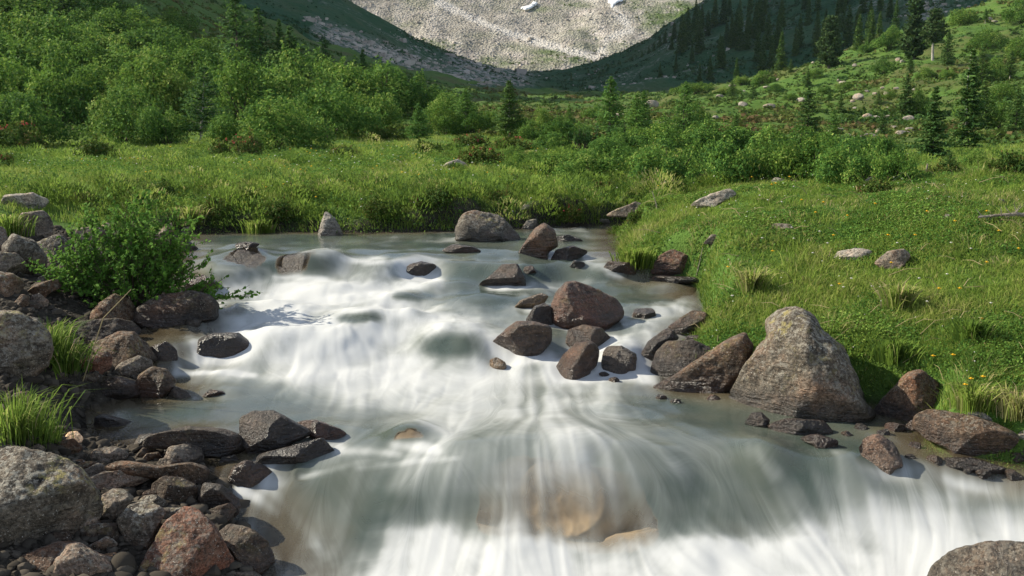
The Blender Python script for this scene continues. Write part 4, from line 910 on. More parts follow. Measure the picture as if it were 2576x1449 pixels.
def water_mat():
    t = NT('stream_water')
    f = t.attr('foam'); sx = t.attr('silk'); dp = t.attr('depth'); run = t.attr('run')
    cmb = t.n('ShaderNodeCombineXYZ'); t.put(cmb.inputs[0], t.math('MULTIPLY', sx, 15)); t.put(cmb.inputs[1], t.math('MULTIPLY', run, 1.1))
    silk = t.noise(cmb.outputs[0], 1.0, 4, .65)
    cmb2 = t.n('ShaderNodeCombineXYZ'); t.put(cmb2.inputs[0], t.math('MULTIPLY', sx, 75)); t.put(cmb2.inputs[1], t.math('MULTIPLY', run, 2.2))
    silk = t.math('ADD', t.math('MULTIPLY', silk, .86), t.math('MULTIPLY', t.noise(cmb2.outputs[0], 1.0, 3, .6), .14))
    pos = t.n('ShaderNodeNewGeometry').outputs['Position']
    brd = t.noise(pos, 1.3, 3)
    ff = t.math('ADD', f, t.math('MULTIPLY', t.math('SUBTRACT', silk, .5), .27))
    ff = t.rng(ff, .19, .98, 0, 1, True)
    fl = t.rng(t.noise(pos, 150, 1, .5), .76, .80, 0, .8)                                            # flung drops
    ff = t.math('MAXIMUM', ff, t.math('MULTIPLY', fl, t.rng(f, .25, .55)))
    col = t.mix(t.rng(brd, .4, .62), (.052, .070, .058), (.090, .102, .080))
    col = t.mix(t.rng(dp, .05, .30), (.14, .105, .06), col)
    al = t.math('ADD', t.rng(dp, .012, .20, .06, .88), t.math('MULTIPLY', t.math('SUBTRACT', silk, .5), .3), clamp=True)
    nb = t.bump(t.math('ADD', silk, t.math('MULTIPLY', brd, .6)), .09, .03)
    clear = t.bsdf(col, .22, nb, .5, al)
    wd = t.n('ShaderNodeBsdfDiffuse'); t.put(wd.inputs[0], t.mix(t.rng(ff, .45, 1.0), (.40, .42, .40), (.66, .67, .66)))
    wt = t.n('ShaderNodeBsdfTranslucent'); t.put(wt.inputs[0], (.8, .83, .84))
    white = t.mixs(.3, wd.outputs[0], wt.outputs[0])
    return t.done(t.mixs(ff, clear, white))
M['water'] = water_mat()
run = _wy + .0 * _wx
tag(mk('stream_water', np.stack([_wx, _wy, _wz2], -1).reshape(-1, 3)[used], [remap[q]], M['water'],
       {'foam': foam.ravel()[used], 'silk': silk_x.ravel()[used], 'depth': dep.ravel()[used], 'run': run.ravel()[used]}), kind='structure')
def Zall(x, y): return np.where(y < 214, Zg(x, np.minimum(y, 231)), Zv(x, np.clip(y, 213, 759)))
def spot(u, v):
    dx, dz = ray(u, v); Y = np.geomspace(12, 755, 2600); f = CAM[2] + dz * Y - Zall(dx * Y, Y)
    i = int(np.argmax(f < 0)); 
    return np.array([dx * Y[i], Y[i], Zall(dx * Y[i], Y[i])])

# ------------------------------------------------------------------ grass: uncountable, one mesh per stretch
def blades(name, label, x, y, h, w, tint, lean, seed, mat='grass', az=None):
    r = np.random.default_rng(seed); n = len(x); z = Zg(x, y) - .01
    an = r.uniform(0, 6.283, n); ln = r.uniform(0, 6.283, n) if az is None else az + r.normal(0, .5, n); bend = lean * h * r.uniform(.2, 1.1, n)
    sx, sy_ = np.cos(an) * w / 2, np.sin(an) * w / 2; bx, by = np.cos(ln) * bend, np.sin(ln) * bend
    B = np.stack([x, y, z], 1); s = np.stack([sx, sy_, 0 * sx], 1)
    mid = B + np.stack([bx * .3, by * .3, h * .58], 1); tip = B + np.stack([bx, by, h * (1 - .25 * lean * r.random(n))], 1)
    V = np.stack([B - s, B + s, mid - s * .75, mid + s * .75, tip], 1).reshape(-1, 3)
    i = np.arange(n)[:, None] * 5
    o = mk(name, V, [i + np.array([[0, 1, 3, 2]]), i + np.array([[2, 3, 4]])], M[mat], {'tint': np.repeat(tint, 5)}, smooth=True)
    return tag(o, label, None, None, 'stuff')

def scatter(n, seed, c0, c1, y0, y1, p=1.0):
    """points even in x / y, with density over distance ~ y ** -p"""
    r = np.random.default_rng(seed); c = r.uniform(c0, c1, n); t = r.random(n)
    y = np.exp(math.log(y0) + t * (math.log(y1) - math.log(y0))) if p == 1 else (1 / (1 / y0 + t * (1 / y1 - 1 / y0)))
    return c * y, y, r

def dry_land(x, y, edge=-.02):
    u, v = proj(x, y, Zg(x, y))
    return (sdf(x, y) < edge) & ~(pin(u, v, ROCKY) & (y < 15)) & ~pin(u, v, [(1640, 930), (1880, 960), (2235, 985), (2310, 1050), (2310, 1130), (1640, 1100)])

def clear_of_rocks(x, y):
    k = np.ones(len(x), bool)
    for rx, ry, rr in ROCKS_AT:
        k &= (x - rx) ** 2 + (y - ry) ** 2 > (rr * .75) ** 2
    return k

# right bank, near
x, y, r = scatter(330000, 71, .02, .80, 6.0, 17.5)
k = dry_land(x, y) & (x > .8) & clear_of_rocks(x, y); x, y = x[k], y[k]; n = len(x)
cl = fbm(x * 2.2, y * 2.2, oct=3, seed=72); big = fbm(x * .7, y * .7, oct=2, seed=73)
h = (.040 + .045 * np.clip(cl + .3, 0, 1.2)) * r.uniform(.5, 1.3, n) * (1 + .5 * sstep(.2, .6, big))
tint = np.clip(.52 + .30 * cl + .25 * big + r.normal(0, .13, n), .05, .88); tint = np.where(r.random(n) < .06, r.uniform(.85, 1, n), tint)
str_ = sstep(.22, .5, fbm(x * 1.3, y * 1.3, oct=2, seed=74)); tint = np.where(r.random(n) < str_ * .35, r.uniform(.86, 1, n), tint)
blades('grass', 'thick short grass over the sunny right bank', x, y, h, r.uniform(.005, .010, n) * (y / 9) ** .6, tint, .9, 75)

# far bank and meadow
x, y, r = scatter(300000, 81, -.72, .75, 13.6, 46)
k = dry_land(x, y, .03) & ((sdf(x, y) < -.30) | (r.random(len(x)) < .22)); x, y = x[k], y[k]; k = clear_of_rocks(x, y); x, y = x[k], y[k]; n = len(x)
cl = fbm(x * 1.1, y * .8, oct=3, seed=82); big = fbm(x * .3, y * .3, oct=2, seed=83)
edge = sstep(-.5, -.05, sdf(x, y))
h = (.08 + .09 * np.clip(cl + .3, 0, 1.2)) * r.uniform(.5, 1.3, n) * (1 - .2 * edge)
tint = np.clip(.56 + .34 * cl + .22 * big + r.normal(0, .12, n) - .12 * edge, .05, .88); tint = np.where(r.random(n) < .07, r.uniform(.84, .97, n), tint)
blades('grass', 'long meadow grass beyond the stream', x, y, h, r.uniform(.008, .015, n) * (y / 16) ** .7, tint, .7, 84)

# tussocks: clumps leaning out from their middle
def tussocks(label, n, seed, c0, c1, y0, y1, nb, hh, rad, test):
    x, y, r = scatter(n, seed, c0, c1, y0, y1); k = test(x, y); x, y = x[k], y[k]
    k = clear_of_rocks(x, y); x, y = x[k], y[k]; n = len(x)
    sz = np.exp(r.normal(0, .35, n)); t0 = .55 + .28 * fbm(x * .8, y * .8, oct=2, seed=seed) + r.normal(0, .12, n); straw = r.random(n) < .10
    cnt = (nb * r.uniform(.5, 1.4, n)).astype(int); I = np.repeat(np.arange(n), cnt); m = len(I)
    a = r.uniform(0, 6.283, m); q = np.sqrt(r.random(m)) * rad * sz[I]
    h = hh * sz[I] * r.uniform(.5, 1.15, m) * (1.1 - .4 * q / (rad * sz[I] + 1e-6))
    tint = np.clip(np.where(straw[I] & (r.random(m) < .6), r.uniform(.82, 1, m), t0[I] + r.normal(0, .12, m)), .05, 1)
    blades('grass', label, x[I] + np.cos(a) * q, y[I] + np.sin(a) * q, h, r.uniform(.005, .009, m) * (y[I] / 9) ** .7, tint, 1.3, seed + 1, az=a)
tussocks('tussocks of grass on the right bank', 1300, 76, .03, .8, 6.2, 17, 60, .095, .10, lambda x, y: dry_land(x, y, -.04) & (x > .8))
tussocks('tussocks of grass on the far bank and meadow', 2200, 86, -.72, .6, 14.2, 40, 60, .105, .20, lambda x, y: dry_land(x, y, -.02))

def hummocks(label, n, seed, c0, c1, y0, y1, test):
    x, y, r = scatter(n, seed, c0, c1, y0, y1); k = test(x, y); x, y = x[k], y[k]; n = len(x); m = 240
    R_ = r.uniform(.16, .5, n); I = np.repeat(np.arange(n), m); d = r.normal(0, 1, (n * m, 3)); d[:, 2] = np.abs(d[:, 2]); d /= np.linalg.norm(d, axis=1, keepdims=True)
    c = np.stack([x[I], y[I], Zg(x, y)[I]], 1) + d * R_[I][:, None] * [1, 1, .8] * r.uniform(.85, 1.06, n * m)[:, None]
    h = r.uniform(.04, .10, n * m); az = np.arctan2(d[:, 1], d[:, 0]); out = np.stack([np.cos(az), np.sin(az), 0 * az], 1) * (h * r.uniform(.3, 1.2, n * m))[:, None]
    w = (.006 * (c[:, 1] / 12) ** .7)[:, None]; sd = np.stack([-np.sin(az), np.cos(az), 0 * az], 1) * w
    mid = c + out * .4 + np.array([0, 0, 1]) * (h * .55)[:, None]; tip = c + out + np.array([0, 0, 1]) * (h * r.uniform(.2, .9, n * m))[:, None]
    V = np.stack([c - sd, c + sd, mid - sd * .8, mid + sd * .8, tip], 1).reshape(-1, 3); i = np.arange(n * m)[:, None] * 5
    t0 = np.clip(r.normal(.40, .26, n), .02, .85); o = mk('grass', V, [i + np.array([[0, 1, 3, 2]]), i + np.array([[2, 3, 4]])], M['grass'], {'tint': np.repeat(np.clip(t0[I] + r.normal(0, .13, n * m), .03, 1), 5)}); tag(o, label, None, None, 'stuff')
hummocks('grassy hummocks along the far bank', 460, 401, -.62, .3, 14.4, 18.5, lambda x, y: dry_land(x, y, -.02) & (sdf(x, y) > -2.6))
hummocks('grassy hummocks in the far meadow', 260, 402, -.62, .5, 18, 36, lambda x, y: dry_land(x, y, -.02))
def carpet(name, label, x, y, size, seed, t0, mat='leaf', m=9, hgt=.05):
    """small round leaves close to the ground"""
    r = np.random.default_rng(seed); n = len(x); I = np.repeat(np.arange(n), m); R_ = size[I]
    px, py = x[I] + r.normal(0, 1, n * m) * R_, y[I] + r.normal(0, 1, n * m) * R_; pz = Zg(px, py) + r.uniform(.0, 1, n * m) * hgt * (R_ / .06)
    nn = r.normal(0, .5, (n * m, 3)) + [0, 0, 1]; nn /= np.linalg.norm(nn, axis=1, keepdims=True)
    t = r.normal(0, 1, (n * m, 3)); t -= (t * nn).sum(1, keepdims=True) * nn; t /= np.linalg.norm(t, axis=1, keepdims=True); s = np.cross(nn, t)
    L = (.011 * (py / 9) ** .8 * r.uniform(.6, 1.4, n * m))[:, None]; c = np.stack([px, py, pz], 1)
    V = np.stack([c - t * L, c + s * L * .7, c + t * L, c - s * L * .7], 1).reshape(-1, 3); Q = np.arange(n * m)[:, None] * 4 + np.array([[0, 1, 2, 3]])
    o = mk(name, V, [Q], M[mat], {'tint': np.repeat(np.clip(t0[I] + r.normal(0, .14, n * m), 0, 1), 4)}); return tag(o, label, None, None, 'stuff')
x, y, r = scatter(42000, 78, .02, .8, 6.0, 16); g = fbm(x * 1.1, y * 1.1, oct=3, seed=79)
k = dry_land(x, y, .0) & (x > .8) & (g > -.05) & clear_of_rocks(x, y); x, y, g = x[k], y[k], g[k]
carpet('clover', 'small leaved clover and herbs between the grass of the right bank', x, y, .05 + .05 * g, 80, np.clip(.5 + .6 * g, 0, 1))
x, y, r = scatter(30000, 88, -.72, .6, 14.3, 34); g = fbm(x * .9, y * .9, oct=3, seed=89)
k = dry_land(x, y, .03) & (g > .0); x, y, g = x[k], y[k], g[k]
carpet('herbs', 'leafy herbs in clumps on the far bank', x, y, .10 + .10 * g, 90, np.clip(.25 + .7 * g, 0, 1), hgt=.09)

# hanging fringe along the far bank and the right bank
b = RIV; segs = []
r = np.random.default_rng(91)
P0 = np.repeat(RIV, 1, 0); L_ = np.linalg.norm(np.roll(RIV, -1, 0) - RIV, axis=1)
idx = r.choice(len(RIV), 60000, p=L_ / L_.sum()); t = r.random(60000)[:, None]
p = RIV[idx] * (1 - t) + np.roll(RIV, -1, 0)[idx] * t + r.normal(0, .10, (60000, 2))
x, y = p.T; u, v = proj(x, y, Zg(x, y))
k = ((r.random(len(x)) < .6) | (y < 13.6)) & dry_land(x, y, .07) & (y > 6.3) & ~((pin(u, v, ROCKY)) & (y < 15)) & (sdf(x, y) < .06) & ((y > 13.8) | (x > .5)) & (y > 3) & (Zg(x, y) > Zw(x, np.minimum(y, 23)) + .015); x, y = x[k], y[k]; n = len(x)
cl = fbm(x * 2, y * 2, oct=2, seed=92)
blades('grass', 'tufted grass hanging over the water edge', x, y, (.06 + .09 * np.clip(cl + .4, 0, 1)) * r.uniform(.5, 1.2, n), r.uniform(.006, .011, n) * (y / 10) ** .5,
       np.clip(.42 + .3 * cl + r.normal(0, .15, n), .05, 1), 1.3, 93)

# single tall tufts: left bank and the clumps on the right
def tuft(name, label, u, v, px, nb, tint, spread=.5, group=None, straw=.1, lean=1.1):
    p = march(u, v, Zs); hgt = px / FPX * p[1]; r = np.random.default_rng(int(u * 7 + v))
    B = Bag()
    for k in range(nb):
        a = r.uniform(0, 6.28); d = abs(r.normal(0, spread * .3)) * hgt; h = hgt * r.uniform(.45, 1.05); w = .0035 * p[1] / 6 * r.uniform(.7, 1.3)
        b0 = np.array([math.cos(a) * d, math.sin(a) * d, -.03]); out = np.array([math.cos(a + r.normal(0, .5)), math.sin(a + r.normal(0, .5)), 0]) * h * lean * r.uniform(.2, .8)
        pts = np.array([b0, b0 + out * .18 + [0, 0, h * .45], b0 + out * .5 + [0, 0, h * .82], b0 + out + [0, 0, h * (1 - .3 * lean * r.random())]])
        sd = np.array([-math.sin(a + 1), math.cos(a + 1), 0]) * w
        V = np.concatenate([np.stack([pts[:3] - sd, pts[:3] + sd], 1).reshape(-1, 3), pts[3:]])
        B.add(V, [np.array([[0, 1, 3, 2], [2, 3, 5, 4]]), np.array([[4, 5, 6]])], r.uniform(.88, 1) if r.random() < straw else np.clip(tint + r.normal(0, .13), .05, .85))
    return tag(B.build(name, M['grass'], loc=p), label, 'grass tuft', group)
tuft('grass_tuft', 'tall grass tuft right of the boulder cut by the left edge', 120, 905, 120, 420, .42, .8)
tuft('grass_tuft', 'arching grass tuft hanging below the tall tuft on the left bank', 165, 930, 95, 260, .35, .9, lean=1.6)
tuft('grass_tuft', 'bright green grass tuft above the huge granite boulder at the left edge', 40, 1105, 150, 520, .50, 1.0)
tuft('grass_tuft', 'low leafy grass tuft right of the bright green one at the left edge', 105, 1110, 70, 300, .38, 1.0)
tuft('grass_tuft', 'grass tuft behind the left edge stack of boulders', 25, 590, 70, 360, .48, 1.2)
tuft('grass_tuft', 'moss green cushion of grass in front of the turf overhang', 1598, 668, 60, 700, .62, 1.0, lean=.9, straw=.02)
tuft('grass_tuft', 'pale straw tuft above the turf overhang', 1890, 730, 75, 420, .60, .7, straw=.5)
tuft('grass_tuft', 'straw tipped tuft in the middle of the right bank', 2255, 775, 85, 420, .60, .7, straw=.45)
tuft('grass_tuft', 'dark green tuft with deep shade on the right bank', 2440, 850, 75, 480, .30, 1.0, straw=.03)
tuft('grass_tuft', 'broad tuft at the foot of the bank right of the big lichen boulder', 2250, 900, 70, 520, .36, 1.2, straw=.05)
tuft('grass_tuft', 'dry brown tuft between the slanting rock and the big lichen boulder', 1880, 935, 80, 320, .7, .8, straw=.75, lean=1.3)
tuft('grass_tuft', 'straw coloured tuft at the right edge above the shingle', 2560, 1040, 90, 480, .75, 1.0, straw=.7)
tuft('grass_tuft', 'yellow green tuft with flowers left of the straw coloured one', 2440, 1020, 80, 480, .66, 1.0, straw=.12)
tuft('grass_tuft', 'pale tuft on the far bank right of the leafy bush', 480, 560, 55, 320, .6, 1.0, straw=.4)
tuft('grass_tuft', 'rounded tuft at the far waterline left of the mossy spike rock', 650, 585, 45, 380, .6, 1.3, straw=.1)

# ------------------------------------------------------------------ flowers, dead wood, the bush by the water
def flower_proto(mat, rad, petals, stem):
    r = np.random.default_rng(5); B = Bag(); a = np.arange(petals) / petals * 6.283
    for k in a:
        d = np.array([math.cos(k), math.sin(k), .25]); s = np.array([-math.sin(k), math.cos(k), 0]); B.add(np.array([[0, 0, 0], d * rad * .6 + s * rad * .35, d * rad, d * rad * .6 - s * rad * .35]), [np.array([[0, 1, 2, 3]])], .6)
    v, q = ICO[2]; B.add(v * rad * .45 + [0, 0, rad * .15], [q], .2)
    T = Bag(); v, q = tube([[0, 0, -stem], [.004, 0, -stem * .4], [0, 0, 0]], [.0022, .002, .0016], 4); T.add(v, [q])
    o1 = B.build('flower_head', mat); o2 = T.build('stalk', M['grass']); ms = (o1.data, o2.data); bpy.data.objects.remove(o1); bpy.data.objects.remove(o2); return ms
FY = flower_proto(M['yellow_petal'], .020, 12, .16); FW = flower_proto(M['white_petal'], .016, 10, .12)
def flower(name, pm, u, v, label, group):
    p = march(u, v, Zs)
    if p is None: return
    s = 1 + max(0, p[1] - 9) * .05; e = empty(name, p + [0, 0, .11 * s], label, 'flower', group, u, s)
    for pn, me in zip(('flower_head', 'stalk'), pm):
        o = bpy.data.objects.new(pn, me); COL.objects.link(o); o.parent = e
YF = '2110 744;2360 757;2412 757;2232 620;2050 562;2095 620;1942 660;1830 700;2400 585;2560 655;2480 690;2345 930;2395 928;2440 990;2470 985;2425 1005;1940 490;1950 487;2015 530;2070 536;1890 470;1900 466;1985 470;2240 690;2300 620;2465 835;2466 836;2130 570;2510 610;2200 540;2330 560;2480 560'
WF = '1995 628;2043 665;1916 627;2090 748;2120 752;2192 750;2212 752;2140 730;1840 773;2285 755;2310 730;1910 518;1930 530;1965 535;2080 640;2330 790;2490 795;1990 600;2060 610;2390 640;2440 655;2380 720;2255 640'
for q in YF.split(';'): flower('yellow_flower', FY, *map(float, q.split()), 'yellow daisy like flower standing in the grass of the right bank', 'yellow flowers on the right bank')
for q in WF.split(';'): flower('white_flower', FW, *map(float, q.split()), 'small white clover head in the grass of the right bank', 'white flowers on the right bank')
def dots(name, label, n, seed, c0, c1, y0, y1, mat, size, test):
    x, y, r = scatter(n, seed, c0, c1, y0, y1); k = test(x, y) & (fbm(x * .5, y * .5, oct=2, seed=seed) > -.1); x, y = x[k], y[k]; n = len(x); z = Zg(x, y) + r.uniform(.09, .2, n); s = size * (y / 14) ** .6 * r.uniform(.7, 1.3, n)
    base = np.array([[1, 0, 0], [0, 1, 0], [-1, 0, 0], [0, -1, 0], [0, 0, .7], [0, 0, -.5]], float); tri = np.array([[0, 1, 4], [1, 2, 4], [2, 3, 4], [3, 0, 4], [1, 0, 5], [2, 1, 5], [3, 2, 5], [0, 3, 5]])
    V = (base[None] * s[:, None, None] + np.stack([x, y, z], 1)[:, None]).reshape(-1, 3); o = mk(name, V, [(tri[None] + 6 * np.arange(n)[:, None, None]).reshape(-1, 3)], M[mat], {'tint': np.repeat(r.random(n), 6)}); tag(o, label, None, None, 'stuff')
dots('wildflowers', 'yellow flower heads dotted over the far meadow', 700, 301, -.6, .4, 14.5, 34, 'yellow_petal', .017, lambda x, y: dry_land(x, y))
dots('wildflowers', 'white flower heads dotted over the far meadow', 800, 302, -.6, .4, 14.5, 36, 'white_petal', .014, lambda x, y: dry_land(x, y))
dots('wildflowers', 'tiny pale flower heads sprinkled on the right bank', 260, 303, .05, .7, 7, 16, 'white_petal', .009, lambda x, y: dry_land(x, y) & (x > .8))

def stick(name, label, cat, pts, rad, mat, group=None):
    """a rod between plate points; height above the ground is taken from the first point's distance"""
    p0 = march(*pts[0], Zs); W = [np.array([float(q) for q in at(u, v, p0[1] + dy)]) for (u, v), dy in zip(pts, [0, .03, .05, .02, 0])]
    B = Bag(); v, q = tube(np.array(W) - p0, np.linspace(rad, rad * .5, len(W)), 6); B.add(v, [q]); return tag(B.build(name, M[mat], loc=p0), label, cat, group)
stick('dry_stick', 'bare dry stick standing in the gully plants', 'stick', [(1654, 532), (1650, 510), (1640, 480)], .009, 'dead_wood')
stick('dry_stick', 'leaning dead stick at the end of the alder belt', 'stick', [(2240, 466), (2255, 448), (2270, 436)], .018, 'dead_wood')
stick('dry_stick', 'pale bent stick below the reddish triangular boulder', 'stick', [(1752, 694), (1760, 660), (1768, 622)], .006, 'dead_wood')
stick('dry_stick', 'long straw stalk slanting left of the big brown peaked boulder', 'stalk', [(208, 960), (260, 800), (330, 728)], .006, 'stalk')
e = empty('wooden_post', spot(2330, 440), 'weathered pale wooden post below the tall dark spruce', 'post'); k = e.location[1] / FPX
B = Bag(); v, q = tube([[0, 0, -.1], [.3 * k, 0, 14 * k], [2 * k, 0, 28 * k]], [2.6 * k, 2.4 * k, 2.0 * k], 8); B.add(v, [q]); B.build('shaft', M['dead_wood'], parent=e); 
p = march(2540, 560, Zs); e = empty('dead_branch', p, 'grey dead branch with bare twigs lying on the right bank crest', 'branch'); k = p[1] / FPX; r = np.random.default_rng(3)
B = Bag(); v, q = tube(np.array([[-80, 0, 14], [-30, 6, 18], [20, 0, 22], [70, -6, 14]]) * k, np.array([3, 4, 5, 4]) * k * .9, 6); B.add(v, [q]); B.build('limb', M['dead_wood'], parent=e); B = Bag()
for i in range(16):
    b0 = np.array([r.uniform(-70, 50), 0, 16]) * k; d = np.array([r.uniform(-40, 30), r.uniform(-10, 10), r.uniform(-14, 40)]) * k; v, q = tube([b0, b0 + d * .5 + r.normal(0, 3, 3) * k, b0 + d], np.array([1.3, 1, .5]) * k, 4); B.add(v, [q])
B.build('twigs', M['dead_wood'], parent=e)
def stalks(n, seed):
    x, y, r = scatter(n, seed, .03, .72, 6.6, 14.5); k = dry_land(x, y) & (x > .85) & clear_of_rocks(x, y); x, y = x[k], y[k]; B = Bag()
    for a, b in zip(x, y):
        L = r.uniform(.12, .34); an = r.uniform(0, 6.28); lift = r.uniform(.0, .7); d = np.array([math.cos(an), math.sin(an) * .6, lift]) * L; p = np.array([a, b, float(Zg(a, b)) + .05])
        v, q = tube([p, p + d * .5 + [0, 0, .03 * r.random()], p + d * [1, 1, .75]], np.array([.0026, .0024, .0012]) * (b / 8), 3); B.add(v, [q], r.uniform(.4, 1))
    tag(B.build('dry_stalks', M['stalk']), 'bleached grass stalks lying across the right bank', None, None, 'stuff')
stalks(260, 311)

def leafy_bush():
    p = march(325, 800, Zs); p[1] += .25; p[2] = float(Zg(p[0], p[1])); k = p[1] / FPX; r = np.random.default_rng(17)
    e = empty('leafy_bush', p, 'bright leafy willow bush leaning over the boulders of the left shore', 'bush')
    T, B = Bag(), Bag(); C, Nn, Ln, Tn = [], [], [], []
    tips = [(r.uniform(-215, 150), r.uniform(-60, 70), 0) for _ in range(88)]
    tips = [(a, b, (235 - 150 * abs((a + 10) / 215) ** 1.7) * r.uniform(.40, 1.12)) for a, b, _ in tips] + [(245, -10, 40), (225, -25, 25), (235, 10, 62), (-150, -10, 150), (-165, 10, 205), (40, 0, 262), (-110, 0, 245), (110, 0, 225), (200, -10, 85), (180, -20, 40), (170, 0, 120), (-60, -70, 40), (60, -70, 35), (-140, -60, 60), (130, -60, 60), (0, -80, 80), (20, -60, 140)]
    for a, b, c in tips:
        tip = np.array([a, b, c]) * k; b0 = np.array([a * .18 + r.normal(0, 12), b * .15 + 10, -6]) * k; mid = b0 * .45 + tip * .5 + np.array([0, 0, 28 * k]) * r.uniform(.3, 1.4)
        t = np.linspace(0, 1, 9)[:, None]; pts = b0 * (1 - t) ** 2 + 2 * mid * t * (1 - t) + tip * t ** 2
        v, q = tube(pts, np.linspace(2.2, .5, 9) * k, 5); T.add(v, [q])
        subs = [(pts, 1.0)]
        for s in range(7):
            i = r.integers(3, 9); d = (tip - b0) / np.linalg.norm(tip - b0) + r.normal(0, .75, 3) + [0, 0, .25]; d /= np.linalg.norm(d); L = r.uniform(30, 85) * k; s_ = pts[i] + d * (np.linspace(0, 1, 5)[:, None] * L) + np.array([0, 0, 1]) * (np.linspace(0, 1, 5)[:, None] ** 2 * L * .2)
            v, q = tube(s_, np.linspace(.9, .3, 5) * k, 4); T.add(v, [q]); subs.append((s_, .9))
        for pl, f in subs:
            m = 30 if f == 1 else 18; ts = r.uniform(.35 if f == 1 else .1, 1.02, m) * (len(pl) - 1); i = np.minimum(ts.astype(int), len(pl) - 2); g = (ts - i)[:, None]; c0 = pl[i] * (1 - g) + pl[i + 1] * g
            off = r.normal(0, 1, (m, 3)); off /= np.linalg.norm(off, axis=1, keepdims=True); C.append(c0 + off * 5 * k); n_ = off * .4 + r.normal(0, .5, (m, 3)) + [-.35, -.35, .55]; Nn.append(n_ / np.linalg.norm(n_, axis=1, keepdims=True)); Ln.append(r.uniform(3.6, 7.0, m) * k); Tn.append(np.clip(.5 + r.normal(0, .06) + r.normal(0, .16, m), 0, 1))
    C, Nn, Ln, Tn = map(np.concatenate, (C, Nn, Ln, Tn)); n = len(C)
    kk = C[:, 2] > -30 * k; C, Nn, Ln, Tn = C[kk], Nn[kk], Ln[kk], Tn[kk]; n = len(C)
    t = r.normal(0, 1, (n, 3)); t -= (t * Nn).sum(1, keepdims=True) * Nn; t /= np.linalg.norm(t, axis=1, keepdims=True); s = np.cross(Nn, t); L = Ln[:, None]
    V = np.stack([C - t * L, C - t * L * .4 + s * L * .52, C + t * L * .4 + s * L * .5 - Nn * L * .1, C + t * L, C + t * L * .4 - s * L * .5 - Nn * L * .1, C - t * L * .4 - s * L * .52], 1).reshape(-1, 3)
    i = np.arange(n)[:, None] * 6; B.add(V, [np.concatenate([i + np.array([[0, 1, 2, 3]]), i + np.array([[0, 3, 4, 5]])])], np.repeat(Tn, 6))
    T.build('stems', M['twig'], parent=e); B.build('leaves', M['hero_leaf'], parent=e)
leafy_bush()
# ------------------------------------------------------------------ shrubs and trees
def leaf_quads(c, nrm, L, W, r):
    """diamond leaves at c with normal nrm"""
    n = len(c); t = r.normal(0, 1, (n, 3)); t -= (t * nrm).sum(1, keepdims=True) * nrm; t /= np.linalg.norm(t, axis=1, keepdims=True) + 1e-9
    s = np.cross(nrm, t); L = np.broadcast_to(L, (n,))[:, None]; W = np.broadcast_to(W, (n,))[:, None]
    V = np.stack([c - t * L, c + s * W - t * L * .1, c + t * L, c - s * W - t * L * .1], 1).reshape(-1, 3)
    return V, (np.arange(n)[:, None] * 4 + np.array([[0, 1, 2, 3]]))

def shrub_parts(seed, n=7500, leaf=.031, nl=22, tall=1.0, tint0=.5, sprig=16, mat='leaf', stems=7):
    r = np.random.default_rng(seed); C, R_ = [], []
    for k in range(nl):
        a = r.uniform(0, 6.28); q = math.sqrt(r.random()); hgt = (1 - q * q * .75) * tall
        C.append((math.cos(a) * q * .8, math.sin(a) * q * .8, r.uniform(.25, .95) * hgt)); R_.append(r.uniform(.16, .38))
    C, R_ = np.array(C), np.array(R_)
    li = r.choice(nl, n, p=R_ ** 2 / (R_ ** 2).sum()); d = r.normal(0, 1, (n, 3)); d[:, 2] = np.abs(d[:, 2]) * r.choice([1, 1, 1, -1], n); d /= np.linalg.norm(d, axis=1, keepdims=True)
    c = C[li] + d * (R_[li] * r.uniform(.55, 1.08, n) ** .6)[:, None] * (1 + .22 * vnoise(d[:, 0] * 3 + li, d[:, 1] * 3, d[:, 2] * 3, seed)[:, None])
    lt = r.normal(0, .13, nl)[li] + tint0
    for k in range(sprig):                                    # shoots standing out of the crown
        j = r.integers(nl); dd = r.normal(0, .45, 3); dd[2] = abs(dd[2]) + .8; dd /= np.linalg.norm(dd)
        m = 16; t = r.uniform(.7, 1.5, m)[:, None]; c = np.concatenate([c, C[j] + dd * R_[j] * t + r.normal(0, .02, (m, 3))]); d = np.concatenate([d, r.normal(0, 1, (m, 3))]); lt = np.concatenate([lt, np.full(m, tint0 + .1)])
    keep = c[:, 2] > .0; c, d, lt = c[keep], d[keep], lt[keep]; n = len(c)
    nrm = d * .5 + r.normal(0, .55, (n, 3)) + [-.25, -.15, .4]; nrm /= np.linalg.norm(nrm, axis=1, keepdims=True)
    V, Q = leaf_quads(c, nrm, leaf * r.uniform(.7, 1.3, n), leaf * .62 * r.uniform(.7, 1.2, n), r)
    tint = np.clip(lt + r.normal(0, .21, n), 0, 1)
    B = Bag(); B.add(V, [Q], np.repeat(tint, 4))
    T = Bag()
    for k in range(stems):
        j = r.integers(nl); e = C[j] + [0, 0, R_[j] * .4]; b0 = np.array([r.normal(0, .08), r.normal(0, .08), -.05]); mid = b0 * .4 + e * .5 + [0, 0, .08]
        v, q = tube([b0, (b0 + mid) / 2 + r.normal(0, .02, 3), mid, e], [.022, .018, .013, .005], 5); T.add(v, [q])
    o1 = B.build('foliage', M[mat]); o2 = T.build('stems', M['twig']); m1, m2 = o1.data, o2.data
    bpy.data.objects.remove(o1); bpy.data.objects.remove(o2)
    return m1, m2
ALD = [shrub_parts(200 + k, tint0=.46 + .06 * (k % 3), tall=.9 + .12 * (k % 2)) for k in range(6)]
LOWS = [shrub_parts(220 + k, n=2600, leaf=.05, nl=18, tall=.55, tint0=.45, sprig=34, mat='alpenrose', stems=4) for k in range(3)]
NEARB = [shrub_parts(230 + k, n=6500, leaf=.031, nl=17, tall=.85, tint0=.5, sprig=34) for k in range(4)]

